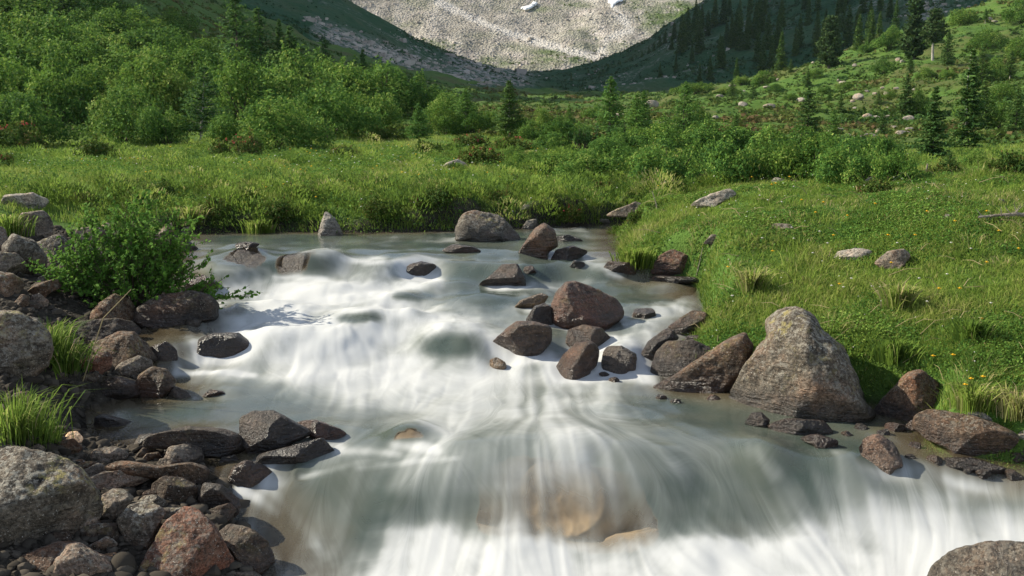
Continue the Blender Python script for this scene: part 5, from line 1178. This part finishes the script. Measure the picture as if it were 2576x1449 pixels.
def put(name, pm, parts, pos, sc, rz, label, cat, group=None):
    e = empty(name, pos, label, cat, group, rz, sc)
    out = [e]
    for pn, me in zip(parts, pm):
        o = bpy.data.objects.new(pn, me); COL.objects.link(o); o.parent = e; out.append(o)
    return out
def shrub(u, vb, wpx, hpx, label, group=None, protos=ALD, name='alder_bush', cat='bush', seed=0):
    r = np.random.default_rng(int(u * 3 + vb * 7) + seed); p = spot(u, vb); k = p[1] / FPX
    w = wpx * k / 2 / .95; h = hpx * k / 1.12 / (.62 if protos is LOWS else 1)
    return put(name, protos[r.integers(len(protos))], ('foliage', 'stems'), p - [0, 0, .04 * h], (w, w * r.uniform(.8, 1.05), h), r.uniform(0, 6.28), label, cat, group)

THK = 'alder bushes packed into the thicket on the left slope'
TL = 'green alder bush among its like inside the thicket on the left slope'
for ln in '''60 366 170 140 rounded alder bush at the left edge of the meadow
-60 362 160 140 
310 362 180 150 alder bush with dark shade on its left at the foot of the thicket
415 364 120 112 small leaved bush left of the leaning larch
592 372 120 100 pale leaved bush right of the leaning larch trunk
705 378 190 150 wide alder bush over a black hollow at the meadow edge
830 348 180 150 alder bush at the thicket edge right of the black hollow
940 332 150 115 low alder bush where the thicket runs out to the right
20 305 210 180
140 312 200 190
255 300 180 140
385 305 190 160
490 300 150 140
620 315 180 170
745 305 190 190
860 292 190 150
965 292 170 130
1055 292 150 110 rounded bush at the right tip of the thicket against the shaded valley
1125 312 120 80 last small bush of the thicket next to the young larch
0 240 220 160
125 235 200 160
240 240 190 130
350 238 190 150
465 242 180 140
645 245 170 130
775 245 180 140
885 250 170 105
985 262 140 85
-80 200 200 170
50 175 210 160
175 180 190 150
285 178 180 120
385 180 180 120
475 185 150 105
540 195 110 80
330 125 150 100 tree like bush standing above the thicket left of the big larch pair
235 118 150 100
70 95 200 120
425 135 130 85
40 60 180 90
255 62 140 80
430 80 120 60
150 60 160 80
-60 90 200 140'''.split('\n'):
    q = ln.split(); u, vb, w_, h_ = map(float, q[:4]); lab = ' '.join(q[4:])
    shrub(u, vb, w_ * 1.35, h_ * 1.02, lab or TL, None if lab else THK)

for ln in '''1190 338 100 75 loose bush behind the bare trunked young larch
1245 330 90 62 small bush touching the spruce with the pale trunk
1366 335 80 66 upright bush right of the spruce with the pale trunk
1405 350 120 62 spreading bush left of the dark mountain pines
1335 350 90 52 low bush between the pale trunk and the spreading bush
1655 372 110 62 bush right of the bushy young spruce
1740 345 110 90 bush below the feathery larch on the right
1112 338 120 82 bush joining the thicket to the young larch
1300 345 100 60 bush right behind the spruce with the pale trunk
1445 352 110 56 bush in front of the dark mountain pines on the left
1390 385 120 58 broad low bush in the meadow below the spreading bush
1530 402 130 66 rounded bush in front of the second dwarf pine clump
1290 405 90 40 little low bush right of the rounded meadow boulder top
1590 335 110 60 bush behind the bushy young spruce
1500 300 90 40 flat bush at the edge of the shaded valley floor'''.split('\n'):
    q = ln.split(); u, vb, w_, h_ = map(float, q[:4]); shrub(u, vb, w_, h_, ' '.join(q[4:]))
BELT = 'alder bushes in the belt behind the right bank'
for ln in '''1395 438 120 58 low dark bush left of the alder belt
1480 452 150 72 dark rounded bush with red flowers at its foot
1320 424 100 46 low green bush right of the rounded meadow boulder
1590 445 150 92 leftmost tall bush of the alder belt
1700 462 190 120 bushy front of the alder belt above the long slanting rock
1825 462 180 125 densest bush of the alder belt
1940 458 180 115 alder bush above the pale rock on the bank crest
2050 455 190 125 dark alder bush with grass seed heads in front
2160 458 170 115 alder bush near the dry stick at the end of the belt
2245 462 120 105 dark end bush of the alder belt with shade under it
1650 392 160 90
1765 390 160 85
1880 395 170 85
1990 398 170 85
2100 402 160 75
2200 408 140 75
1560 395 130 70'''.split('\n'):
    q = ln.split(); u, vb, w_, h_ = map(float, q[:4]); lab = ' '.join(q[4:]); shrub(u, vb, w_ * 1.25, h_ * 1.22, lab or 'green alder bush in the back row of the alder belt', None if lab else BELT, NEARB)
HB = 'scattered bushes on the sunny hillside'
for ln in '''2240 118 95 50;2075 236 42 22;2127 224 48 20;2050 197 52 26;1924 214 72 36;1864 214 52 28;1950 229 52 20;2217 184 72 34;2384 200 54 32;1750 234 115 30;2500 205 95 60;2520 255 85 52;2480 122 95 50;2307 292 74 66;2510 325 95 80;2560 155 85 60;2420 62 85 44;2560 60 100 60;2330 200 60 30;1830 240 60 26;2560 340 80 70;2450 420 90 45;2300 430 60 40;1990 250 40 16;2240 250 50 20;2330 120 70 40;2180 130 50 26;2420 300 60 40'''.split(';'):
    u, vb, w_, h_ = map(float, ln.split()); shrub(u, vb, w_, h_, 'low rounded green bush scattered on the sunny hillside', HB)

# alpenrose cushions, some in flower
RED = []
for ln in '''240 402 130 48 0 alpenrose cushion at the left of the meadow edge
605 398 150 56 1 flowering alpenrose cushion below the black hollow
55 372 130 66 1 alpenrose with red flowers at the left edge of the thicket
870 396 90 28 0 small alpenrose cushion in the meadow below the thicket
1075 388 80 32 0 dark low shrub at the foot of the sapling in the meadow
1205 420 130 52 1 reddish alpenrose behind the rounded meadow boulder
1310 462 80 26 0 small heathy cushion in the meadow right of the boulder
1100 488 70 26 1 alpenrose cushion on the far bank edge with a red flower
1432 558 75 44 1 bright red flowering cushion on the far bank waterline
1180 372 110 34 1 brownish alpenrose under the bare trunked larch
1290 380 110 36 1 alpenrose patch with red blooms below the spruce with the pale trunk
1600 560 60 30 0 low dark cushion in the mouth of the gully
1680 470 120 40 0 mixed low shrub over the cream boulder
2520 560 110 56 0 twiggy low shrub around the dead branch
400 505 120 46 0 dark low shrub on the far bank edge above the leafy bush
545 548 90 42 0 dark shrub hanging over the far waterline near the calm pool corner
700 552 110 50 0 leafy shrub in the dark hollow of the far bank
760 505 100 36 0 low shrub on top of the far bank left of the mossy spike rock
955 545 110 46 0 shaded shrub at the water edge right of the mossy spike rock
1090 520 110 50 0 dark leafy shrub on the far bank left of the large flecked boulder
1255 515 90 36 0 small shrub on the far bank above the large flecked boulder
620 512 110 40 0 heathy shrub on the far bank top in the left half of the bank
10 420 60 36 1 alpenrose tuft cut by the left edge of the meadow
980 352 120 26 0 olive shrub band at the right foot of the thicket
2380 440 90 30 0 heather cushion behind the weathered post
1510 500 110 44 0 dark leafy mound above the gully rocks
2180 860 110 40 0 clover like leafy cushion on the bank right of the big boulder'''.split('\n'):
    q = ln.split(); u, vb, w_, h_ = map(float, q[:4]); fl = int(q[4]); objs = shrub(u, vb, w_, h_, ' '.join(q[5:]), None, LOWS, 'alpenrose', 'shrub')
    if fl:
        r = np.random.default_rng(int(u)); n = 8; a = r.uniform(0, 6.28, n); qd = np.sqrt(r.random(n)) * .8
        c = np.stack([np.cos(a) * qd, np.sin(a) * qd, (1 - qd * qd * .7) * .62 + .08], 1); c = np.repeat(c, 5, 0) + r.normal(0, .025, (n * 5, 3))
        nr = r.normal(0, 1, (n * 5, 3)); nr /= np.linalg.norm(nr, axis=1, keepdims=True); V, Q = leaf_quads(c, nr, .035, .03, r)
        B = Bag(); B.add(V, [Q], .5); b = B.build('blossoms', M['red_petal'], parent=objs[0])

# ---- conifers
def conifer(kind, seed, ratio, clear=.06, pale=False, light=False):
    """unit height tree: trunk and crown meshes"""
    r = np.random.default_rng(seed); T = Bag(); B = Bag()
    bend = r.normal(0, .012, 2)
    zz = np.linspace(-.03, .97, 7); v, q = tube(np.stack([bend[0] * np.sin(zz * 3), bend[1] * np.sin(zz * 2.4), zz], 1), .017 * (1.02 - zz) * (1.1 if kind != 'stone_pine' else 1.5) + .0012, 7); T.add(v, [q])
    lv = {'spruce': 30, 'larch': 28, 'stone_pine': 24}[kind]; cs = []; ns = []; Ls = []; Ws = []; ts = []
    for i in range(lv):
        f = (i + r.uniform(-.3, .3)) / lv; z = clear + (1 - clear) * f
        prof = {'spruce': (1 - f) ** .85, 'larch': (1 - f) ** .9 * (.75 + .25 * min(1, f * 5)), 'stone_pine': min(1, (1 - f) * 1.9) ** .7 * (.8 + .2 * math.sin(f * 9))}[kind]
        nb = {'spruce': 10, 'larch': 9, 'stone_pine': 10}[kind]
        for k in range(nb):
            a = r.uniform(0, 6.28); Lb = ratio * prof * r.uniform(.6, 1.12) + .012
            droop = {'spruce': -.28 + .55 * f, 'larch': -.06 + .55 * f, 'stone_pine': .25 + .4 * f}[kind] + r.normal(0, .08)
            d = np.array([math.cos(a), math.sin(a), droop])
            m = max(4, int(Lb / ratio * 26))
            t = r.uniform(.12, 1.03, m)
            p = np.array([0, 0, z]) + d * (Lb * t)[:, None]
            p[:, 2] += (.10 if kind != 'larch' else .05) * Lb * t ** 2 * (1 if kind != 'spruce' else 1.2)
            sp = Lb * (.20 if kind == 'larch' else .16) * (1 - .5 * t)
            side = np.array([-math.sin(a), math.cos(a), 0])
            p = p + side * (r.normal(0, 1, m) * sp)[:, None] + np.array([0, 0, -1]) * (np.abs(r.normal(0, .35, m)) * sp * (1 if kind == 'spruce' else .8))[:, None]
            nn = r.normal(0, .5, (m, 3)) + [0, 0, .9] if kind != 'stone_pine' else r.normal(0, 1, (m, 3)) + d * .4
            cs.append(p); ns.append(nn); sz = .026 if kind != 'stone_pine' else .030
            Ls.append(sz * r.uniform(.7, 1.5, m)); Ws.append(sz * (.42 if kind != 'stone_pine' else .55) * r.uniform(.6, 1.2, m)); ts.append(np.clip(.48 + r.normal(0, .10) + r.normal(0, .15, m) + .12 * (t - .5), 0, 1))
            if r.random() < .5 and clear > .03:
                v, q = tube([[0, 0, z], np.array([0, 0, z]) + d * Lb * .8], [.004 * (1.1 - f), .001], 3); T.add(v, [q])
    c = np.concatenate(cs); n_ = np.concatenate(ns); n_ /= np.linalg.norm(n_, axis=1, keepdims=True) + 1e-9
    top = np.stack([r.normal(0, .004, 14), r.normal(0, .004, 14), r.uniform(.94, 1.01, 14)], 1)
    V, Q = leaf_quads(c, n_, np.concatenate(Ls), np.concatenate(Ws), r); B.add(V, [Q], np.repeat(np.concatenate(ts), 4))
    nt_ = r.normal(0, 1, (14, 3)); nt_ /= np.linalg.norm(nt_, axis=1, keepdims=True); V, Q = leaf_quads(top, nt_, .014, .006, r); B.add(V, [Q], .6)
    o1 = T.build('trunk', M['pale_bark' if pale else 'bark']); o2 = B.build('crown', M['larch_light' if light else kind]); ms = (o1.data, o2.data)
    bpy.data.objects.remove(o1); bpy.data.objects.remove(o2); return ms
CON = {}
def tree(kind, u, vt, vb, wpx, label, clear=.06, pale=False, lean=0, group=None, single=False):
    p = spot(u, vb); k = p[1] / FPX; H = (vb - vt) * k; ratio = max(.1, min(.42, round((wpx / 2) / (vb - vt) / .06) * .06))
    light = any(w_ in label for w_ in ('feathery light', 'feathery larch', 'sapling', 'sunlit tips', 'young larch with', 'thin topped'))
    key = (kind, ratio, round(clear, 2), pale, int(u) % 3, light)
    if key not in CON: CON[key] = conifer(kind, len(CON) + 300, ratio, clear, pale, light)
    sx = (wpx / 2) / (vb - vt) / ratio
    nm = {'larch': 'larch_tree', 'spruce': 'spruce_tree', 'stone_pine': 'pine_tree'}[kind]
    if single:
        o = bpy.data.objects.new(nm, CON[key][1]); COL.objects.link(o); o.location = p; o.scale = (sx * H, sx * H, H); o.rotation_euler = (0, 0, u); return tag(o, label, 'tree', group)
    e = put(nm, CON[key], ('trunk', 'crown'), p, (sx * H, sx * H, H), u, label, 'tree', group)[0]
    if lean: e.rotation_euler = (0, lean, 0)
TR = '''larch|600|-12|235|210|.08|0|big larch with wide feathery crown above the left thicket
larch|655|28|232|150|.08|0|slimmer twin of the big larch on its right side
larch|165|-45|105|190|.08|0|tall larch cut by the top edge at the left
larch|505|172|362|170|.18|1|larch with a leaning pale trunk at the front of the thicket
larch|735|72|245|110|.1|0|pointed young larch right of the big larch pair
larch|708|58|240|60|.1|0|slim dark larch between the big larch pair and the pointed one
larch|822|104|240|75|.08|0|thin larch top rising from the thicket right of the pointed one
larch|915|128|262|50|.08|0|narrow conifer tip farthest right in the thicket
spruce|260|160|250|70|.05|0|dark small spruce buried in the thicket
spruce|780|165|290|110|.05|0|dark spruce half hidden in the right of the thicket
larch|1055|262|382|85|.30|0|sapling with a bare lower stem standing alone in the meadow
larch|1172|230|338|80|.42|1|young larch with a thin bare pale trunk
spruce|1280|206|345|90|.16|1|bushy spruce with a short pale trunk in the middle of the valley mouth
larch|1432|264|318|40|.08|0|tiny conifer between the upright bush and the feathery larch
larch|1535|197|352|110|.18|0|feathery light larch in the middle of the valley mouth
spruce|1600|240|368|120|.06|0|bushy young spruce with sunlit tips in front of the feathery larch
spruce|1618|232|350|70|.06|0|thin topped spruce just behind the bushy young one
larch|1722|210|362|125|.08|0|feathery larch at the left end of the sunny hillside
larch|1850|285|352|50|.1|0|reddish thin sapling above the alder belt
stone_pine|2085|47|172|72|.05|0|lone stone pine on the crest of the sunny hillside
stone_pine|2296|-8|150|64|.05|0|tall dark pine cut by the top edge on the right hillside
stone_pine|2346|30|152|62|.36|1|pine with a curved pale trunk beside the tall dark one
spruce|2382|80|165|46|.05|0|small dark spruce right of the pale trunked pine
spruce|2277|190|298|54|.05|0|slender spruce in the middle of the right hillside
spruce|2344|222|404|92|.04|0|tall dark spruce above the weathered post
spruce|2432|132|375|88|.05|1|tallest spruce on the right with a pale trunk showing
spruce|2470|200|330|72|.04|0|dark spruce close behind the tallest one
spruce|2468|116|212|70|.04|0|broad dark spruce high up at the right
spruce|2220|279|342|46|.04|0|small spruce among the rocks of the hillside
spruce|2030|222|348|80|.05|0|spruce with spaced branches behind the alder belt
spruce|2094|278|366|64|.05|0|light green sapling right of the spruce with spaced branches
spruce|2114|236|286|26|.05|0|little conifer alone on the open hillside
spruce|2086|228|256|20|.05|0|tiny spruce left of the little lone conifer
spruce|2209|230|262|26|.05|0|tiny spruce above the rocky patch
spruce|1894|216|252|40|.05|0|dark young spruce on the left of the sunny hillside
spruce|1989|150|182|20|.05|0|pointed little spruce on the hillside crest left of the lone pine
spruce|1942|168|190|18|.05|0|smallest spruce on the hillside crest
spruce|2186|84|116|22|.05|0|little spruce on the crest right of the lone pine
spruce|2153|92|112|16|.05|0|tiny spruce on the crest next to the lone pine
spruce|2032|178|220|24|.05|0|slim spruce on the heath under the lone pine
spruce|2290|142|188|32|.05|0|round dark spruce under the tall cut pine
spruce|2387|380|440|78|.03|0|low broad spruce at the back of the right bank
spruce|2552|225|352|84|.04|0|dark spruce cut by the right edge
larch|2478|24|60|18|.3|1|thin pale stemmed sapling near the top right
spruce|2540|130|200|40|.2|1|pale trunked conifer at the right edge
spruce|1840|205|245|30|.05|0|small green spruce at the edge of shade and sun'''
for ln in TR.split('\n'):
    kd, u, vt, vb, w_, cl, pl, lab = ln.split('|'); tree(kd, float(u), float(vt), float(vb), float(w_), lab, float(cl), pl == '1', .10 if 'leaning' in lab else 0)
DG = 'dark conifers on the shaded slope'
for ln in '''1917 97 178 30;1964 83 176 34;1785 143 202 20;1852 147 208 20;2055 60 142 22;1940 95 170 24;1437 183 203 8;1479 172 186 7;1497 170 185 7;1660 88 118 14;1673 76 110 15;1696 55 98 18;1632 118 136 11;1645 105 128 11;1720 42 90 18;1745 30 84 18;1765 15 75 18;1797 -10 70 22;1820 -20 60 24;1712 60 100 16;1780 30 90 18;1690 90 125 14;1840 40 110 20;1880 60 125 22;1810 90 150 20;1900 10 90 24;1860 0 70 22;1960 20 95 24;2000 70 140 22;2120 10 80 22;2090 70 130 18;2160 20 80 20;1615 128 144 9;1590 140 154 8;1560 152 164 7;1530 160 172 7;1740 110 160 16;1700 140 180 14;1760 160 205 15;1660 160 195 12'''.split(';'):
    u, vt, vb, w_ = map(float, ln.split()); tree('spruce', u, vt, vb, w_, 'dark conifer standing in the shade of the far right slope', .02, False, 0, DG, True)

r = np.random.default_rng(88); n = 0
while n < 60:
    u, v = r.uniform(1630, 2260), r.uniform(-30, 200)
    if v > 235 - (u - 1400) * .12 or v < 150 - (u - 1630) * .9 or v > 210 - max(0, u - 1900) * .32 or v > 90 + (u - 1630) * .5: continue
    h_ = r.uniform(34, 66) * (1 + (v + 30) / 300); tree('spruce', u, v - h_, v, h_ * r.uniform(.30, .42), 'dark conifer standing in the shade of the far right slope', .02, False, 0, DG, True); n += 1

# ---- erect dark mountain pines in front of the feathery larch
def mountain_pine(u, vb, wpx, hpx, label, seed):
    p = spot(u, vb); k = p[1] / FPX; r = np.random.default_rng(seed); w, h = wpx * k / 2, hpx * k; T = Bag(); B = Bag()
    for i in range(22):
        a = r.uniform(0, 6.28); q = math.sqrt(r.random()); e = np.array([math.cos(a) * q * w, math.sin(a) * q * w * .7, h * r.uniform(.6, 1.0)]); b0 = np.array([e[0] * .35, e[1] * .35, -.05])
        mid = np.array([e[0] * .85, e[1] * .85, h * .35]); pts = [b0, mid, e]; v, qd = tube(pts, [.03, .022, .008], 4); T.add(v, [qd])
        m = 60; t = r.uniform(.35, 1.02, m); c = (mid + (e - mid) * ((t - .3) / .7)[:, None]) + r.normal(0, .035, (m, 3)); nn = r.normal(0, 1, (m, 3)); nn /= np.linalg.norm(nn, axis=1, keepdims=True)
        V, Q = leaf_quads(c, nn, .06, .016, r); B.add(V, [Q], np.clip(.35 + r.normal(0, .12), 0, 1))
    e = empty('mountain_pine', p, label, 'shrub'); T.build('stems', M['twig'], parent=e); B.build('needles', M['spruce'], parent=e)
mountain_pine(1463, 385, 90, 66, 'clump of dark upright dwarf pine stems below the feathery larch', 5)
mountain_pine(1553, 372, 60, 60, 'second dark dwarf pine clump left of the bushy young spruce', 6)

# ---- low cover: heath on the slopes, dwarf pine on the shaded ones
def cover(name, label, x, y, z, rad, tint, mat, seed, m=7):
    r = np.random.default_rng(seed); n = len(x)
    c = np.repeat(np.stack([x, y, z], 1), m, 0); R_ = np.repeat(rad, m); d = r.normal(0, 1, (n * m, 3)); d[:, 2] = np.abs(d[:, 2]) * .7; d /= np.linalg.norm(d, axis=1, keepdims=True)
    c = c + d * (R_ * r.uniform(.4, 1, n * m))[:, None]; nn = d * .6 + r.normal(0, .5, (n * m, 3)) + [0, 0, .3]; nn /= np.linalg.norm(nn, axis=1, keepdims=True)
    V, Q = leaf_quads(c, nn, R_ * .55, R_ * .35, r); B = Bag(); B.add(V, [Q], np.repeat(np.clip(np.repeat(tint, m) + r.normal(0, .08, n * m), 0, 1), 4))
    return tag(B.build(name, M[mat]), label, None, None, 'stuff')
x, y, r = scatter(80000, 141, -.6, .62, 42, 214)
t_ = fbm(x * .07, y * .07, oct=3, seed=143); t2 = fbm(x * .4, y * .4, oct=2, seed=144)
k = (r.random(len(x)) < .55 + .5 * t2); x, y, t_, t2 = x[k], y[k], t_[k], t2[k]; n = len(x)
cover('heath', 'low heath and bilberry covering the hillsides', x, y, Zg(x, y), .12 + .26 * np.clip(t2 + .3, 0, 1) * r.uniform(.5, 1.2, n) * (1 + y / 160), np.clip(.40 + .55 * t_ + .3 * t2 + r.normal(0, .1, n), 0, 1), 'heath', 145)
r = np.random.default_rng(151); n = 42000; c = r.uniform(-.5, .62, n); y = np.exp(r.uniform(math.log(214), math.log(740), n)); x = c * y
z = Zv(x, y); t2 = fbm(x * .035, y * .035, oct=4, seed=152); u, v = proj(x, y, z)
k = (t2 + r.normal(0, .12, n) > -.02) & ~((np.abs(u - 1230) < 90) & (v > 215) & (r.random(n) < .6)); x, y, z, t2 = x[k], y[k], z[k], t2[k]; n = len(x)
cover('dwarf_pine_cover', 'dark dwarf pine scrub covering the shaded slopes', x, y, z, (.5 + 1.1 * np.clip(t2, 0, 1)) * r.uniform(.5, 1.2, n) * (y / 350) ** .5, np.clip(.4 + t2 + r.normal(0, .15, n), 0, 1), 'shade_cover', 153)
# low scrub at the foot of the scree
def foot(n, r):
    i = r.uniform(0, SCREE.shape[0] - 1.01, n); j = r.uniform(0, SCREE.shape[1] * .6, n); p = np.stack([bil(SCREE[..., k], i, j) for k in range(3)], 1); g = bil(green, i, j)
    return p[(r.random(n) < (g - .3) * 1.2)]
p = foot(16000, np.random.default_rng(161)); r = np.random.default_rng(162)
cover('scree_scrub', 'green scrub patches on the scree', p[:, 0], p[:, 1], p[:, 2], r.uniform(.5, 1.6, len(p)), r.uniform(.3, .75, len(p)), 'heath', 163, 6)
def shade_place(n, r):
    c = r.uniform(-.25, .45, n); y = np.exp(r.uniform(math.log(214), math.log(740), n)); x = c * y; z = Zv(x, y); u, v = proj(x, y, z)
    s = bil(np.clip(stony, 0, 1), (x / y - VC[0]) / (VC[1] - VC[0]), (np.log(y) - VL[0]) / (VL[1] - VL[0])); t = fbm(x * .03, y * .03, oct=3, seed=171)
    return np.stack([x, y, z], 1)[r.random(n) < np.maximum(s * .9, sstep(.2, .4, t) * .4)]
lumps(16000, shade_place, lambda r, n, p: np.exp(r.normal(-1.0, .5, n)), 'slope_boulders', M['scree_stone'], 172, 'blocks strewn over the shaded valley floor and slopes')
# ------------------------------------------------------------------ mountain air
hz = np.array([[x, y, z] for x in (-1450, 800) for y in (-20, 1200) for z in (-12, 1180)], float)
hq = np.array([[0, 1, 3, 2], [4, 6, 7, 5], [0, 4, 5, 1], [2, 3, 7, 6], [0, 2, 6, 4], [1, 5, 7, 3]])
hm = bpy.data.materials.new('mountain_air'); hm.use_nodes = True; hm.node_tree.nodes.clear()
ho = hm.node_tree.nodes.new('ShaderNodeOutputMaterial'); hv = hm.node_tree.nodes.new('ShaderNodeVolumePrincipled')
hv.inputs['Color'].default_value = (.70, .88, .95, 1); hv.inputs['Density'].default_value = .00006; hv.inputs['Anisotropy'].default_value = .2
hm.node_tree.links.new(hv.outputs[0], ho.inputs['Volume'])
tag(mk('haze', hz, [hq], hm, smooth=False), 'thin blue air filling the valley', None, None, 'stuff')
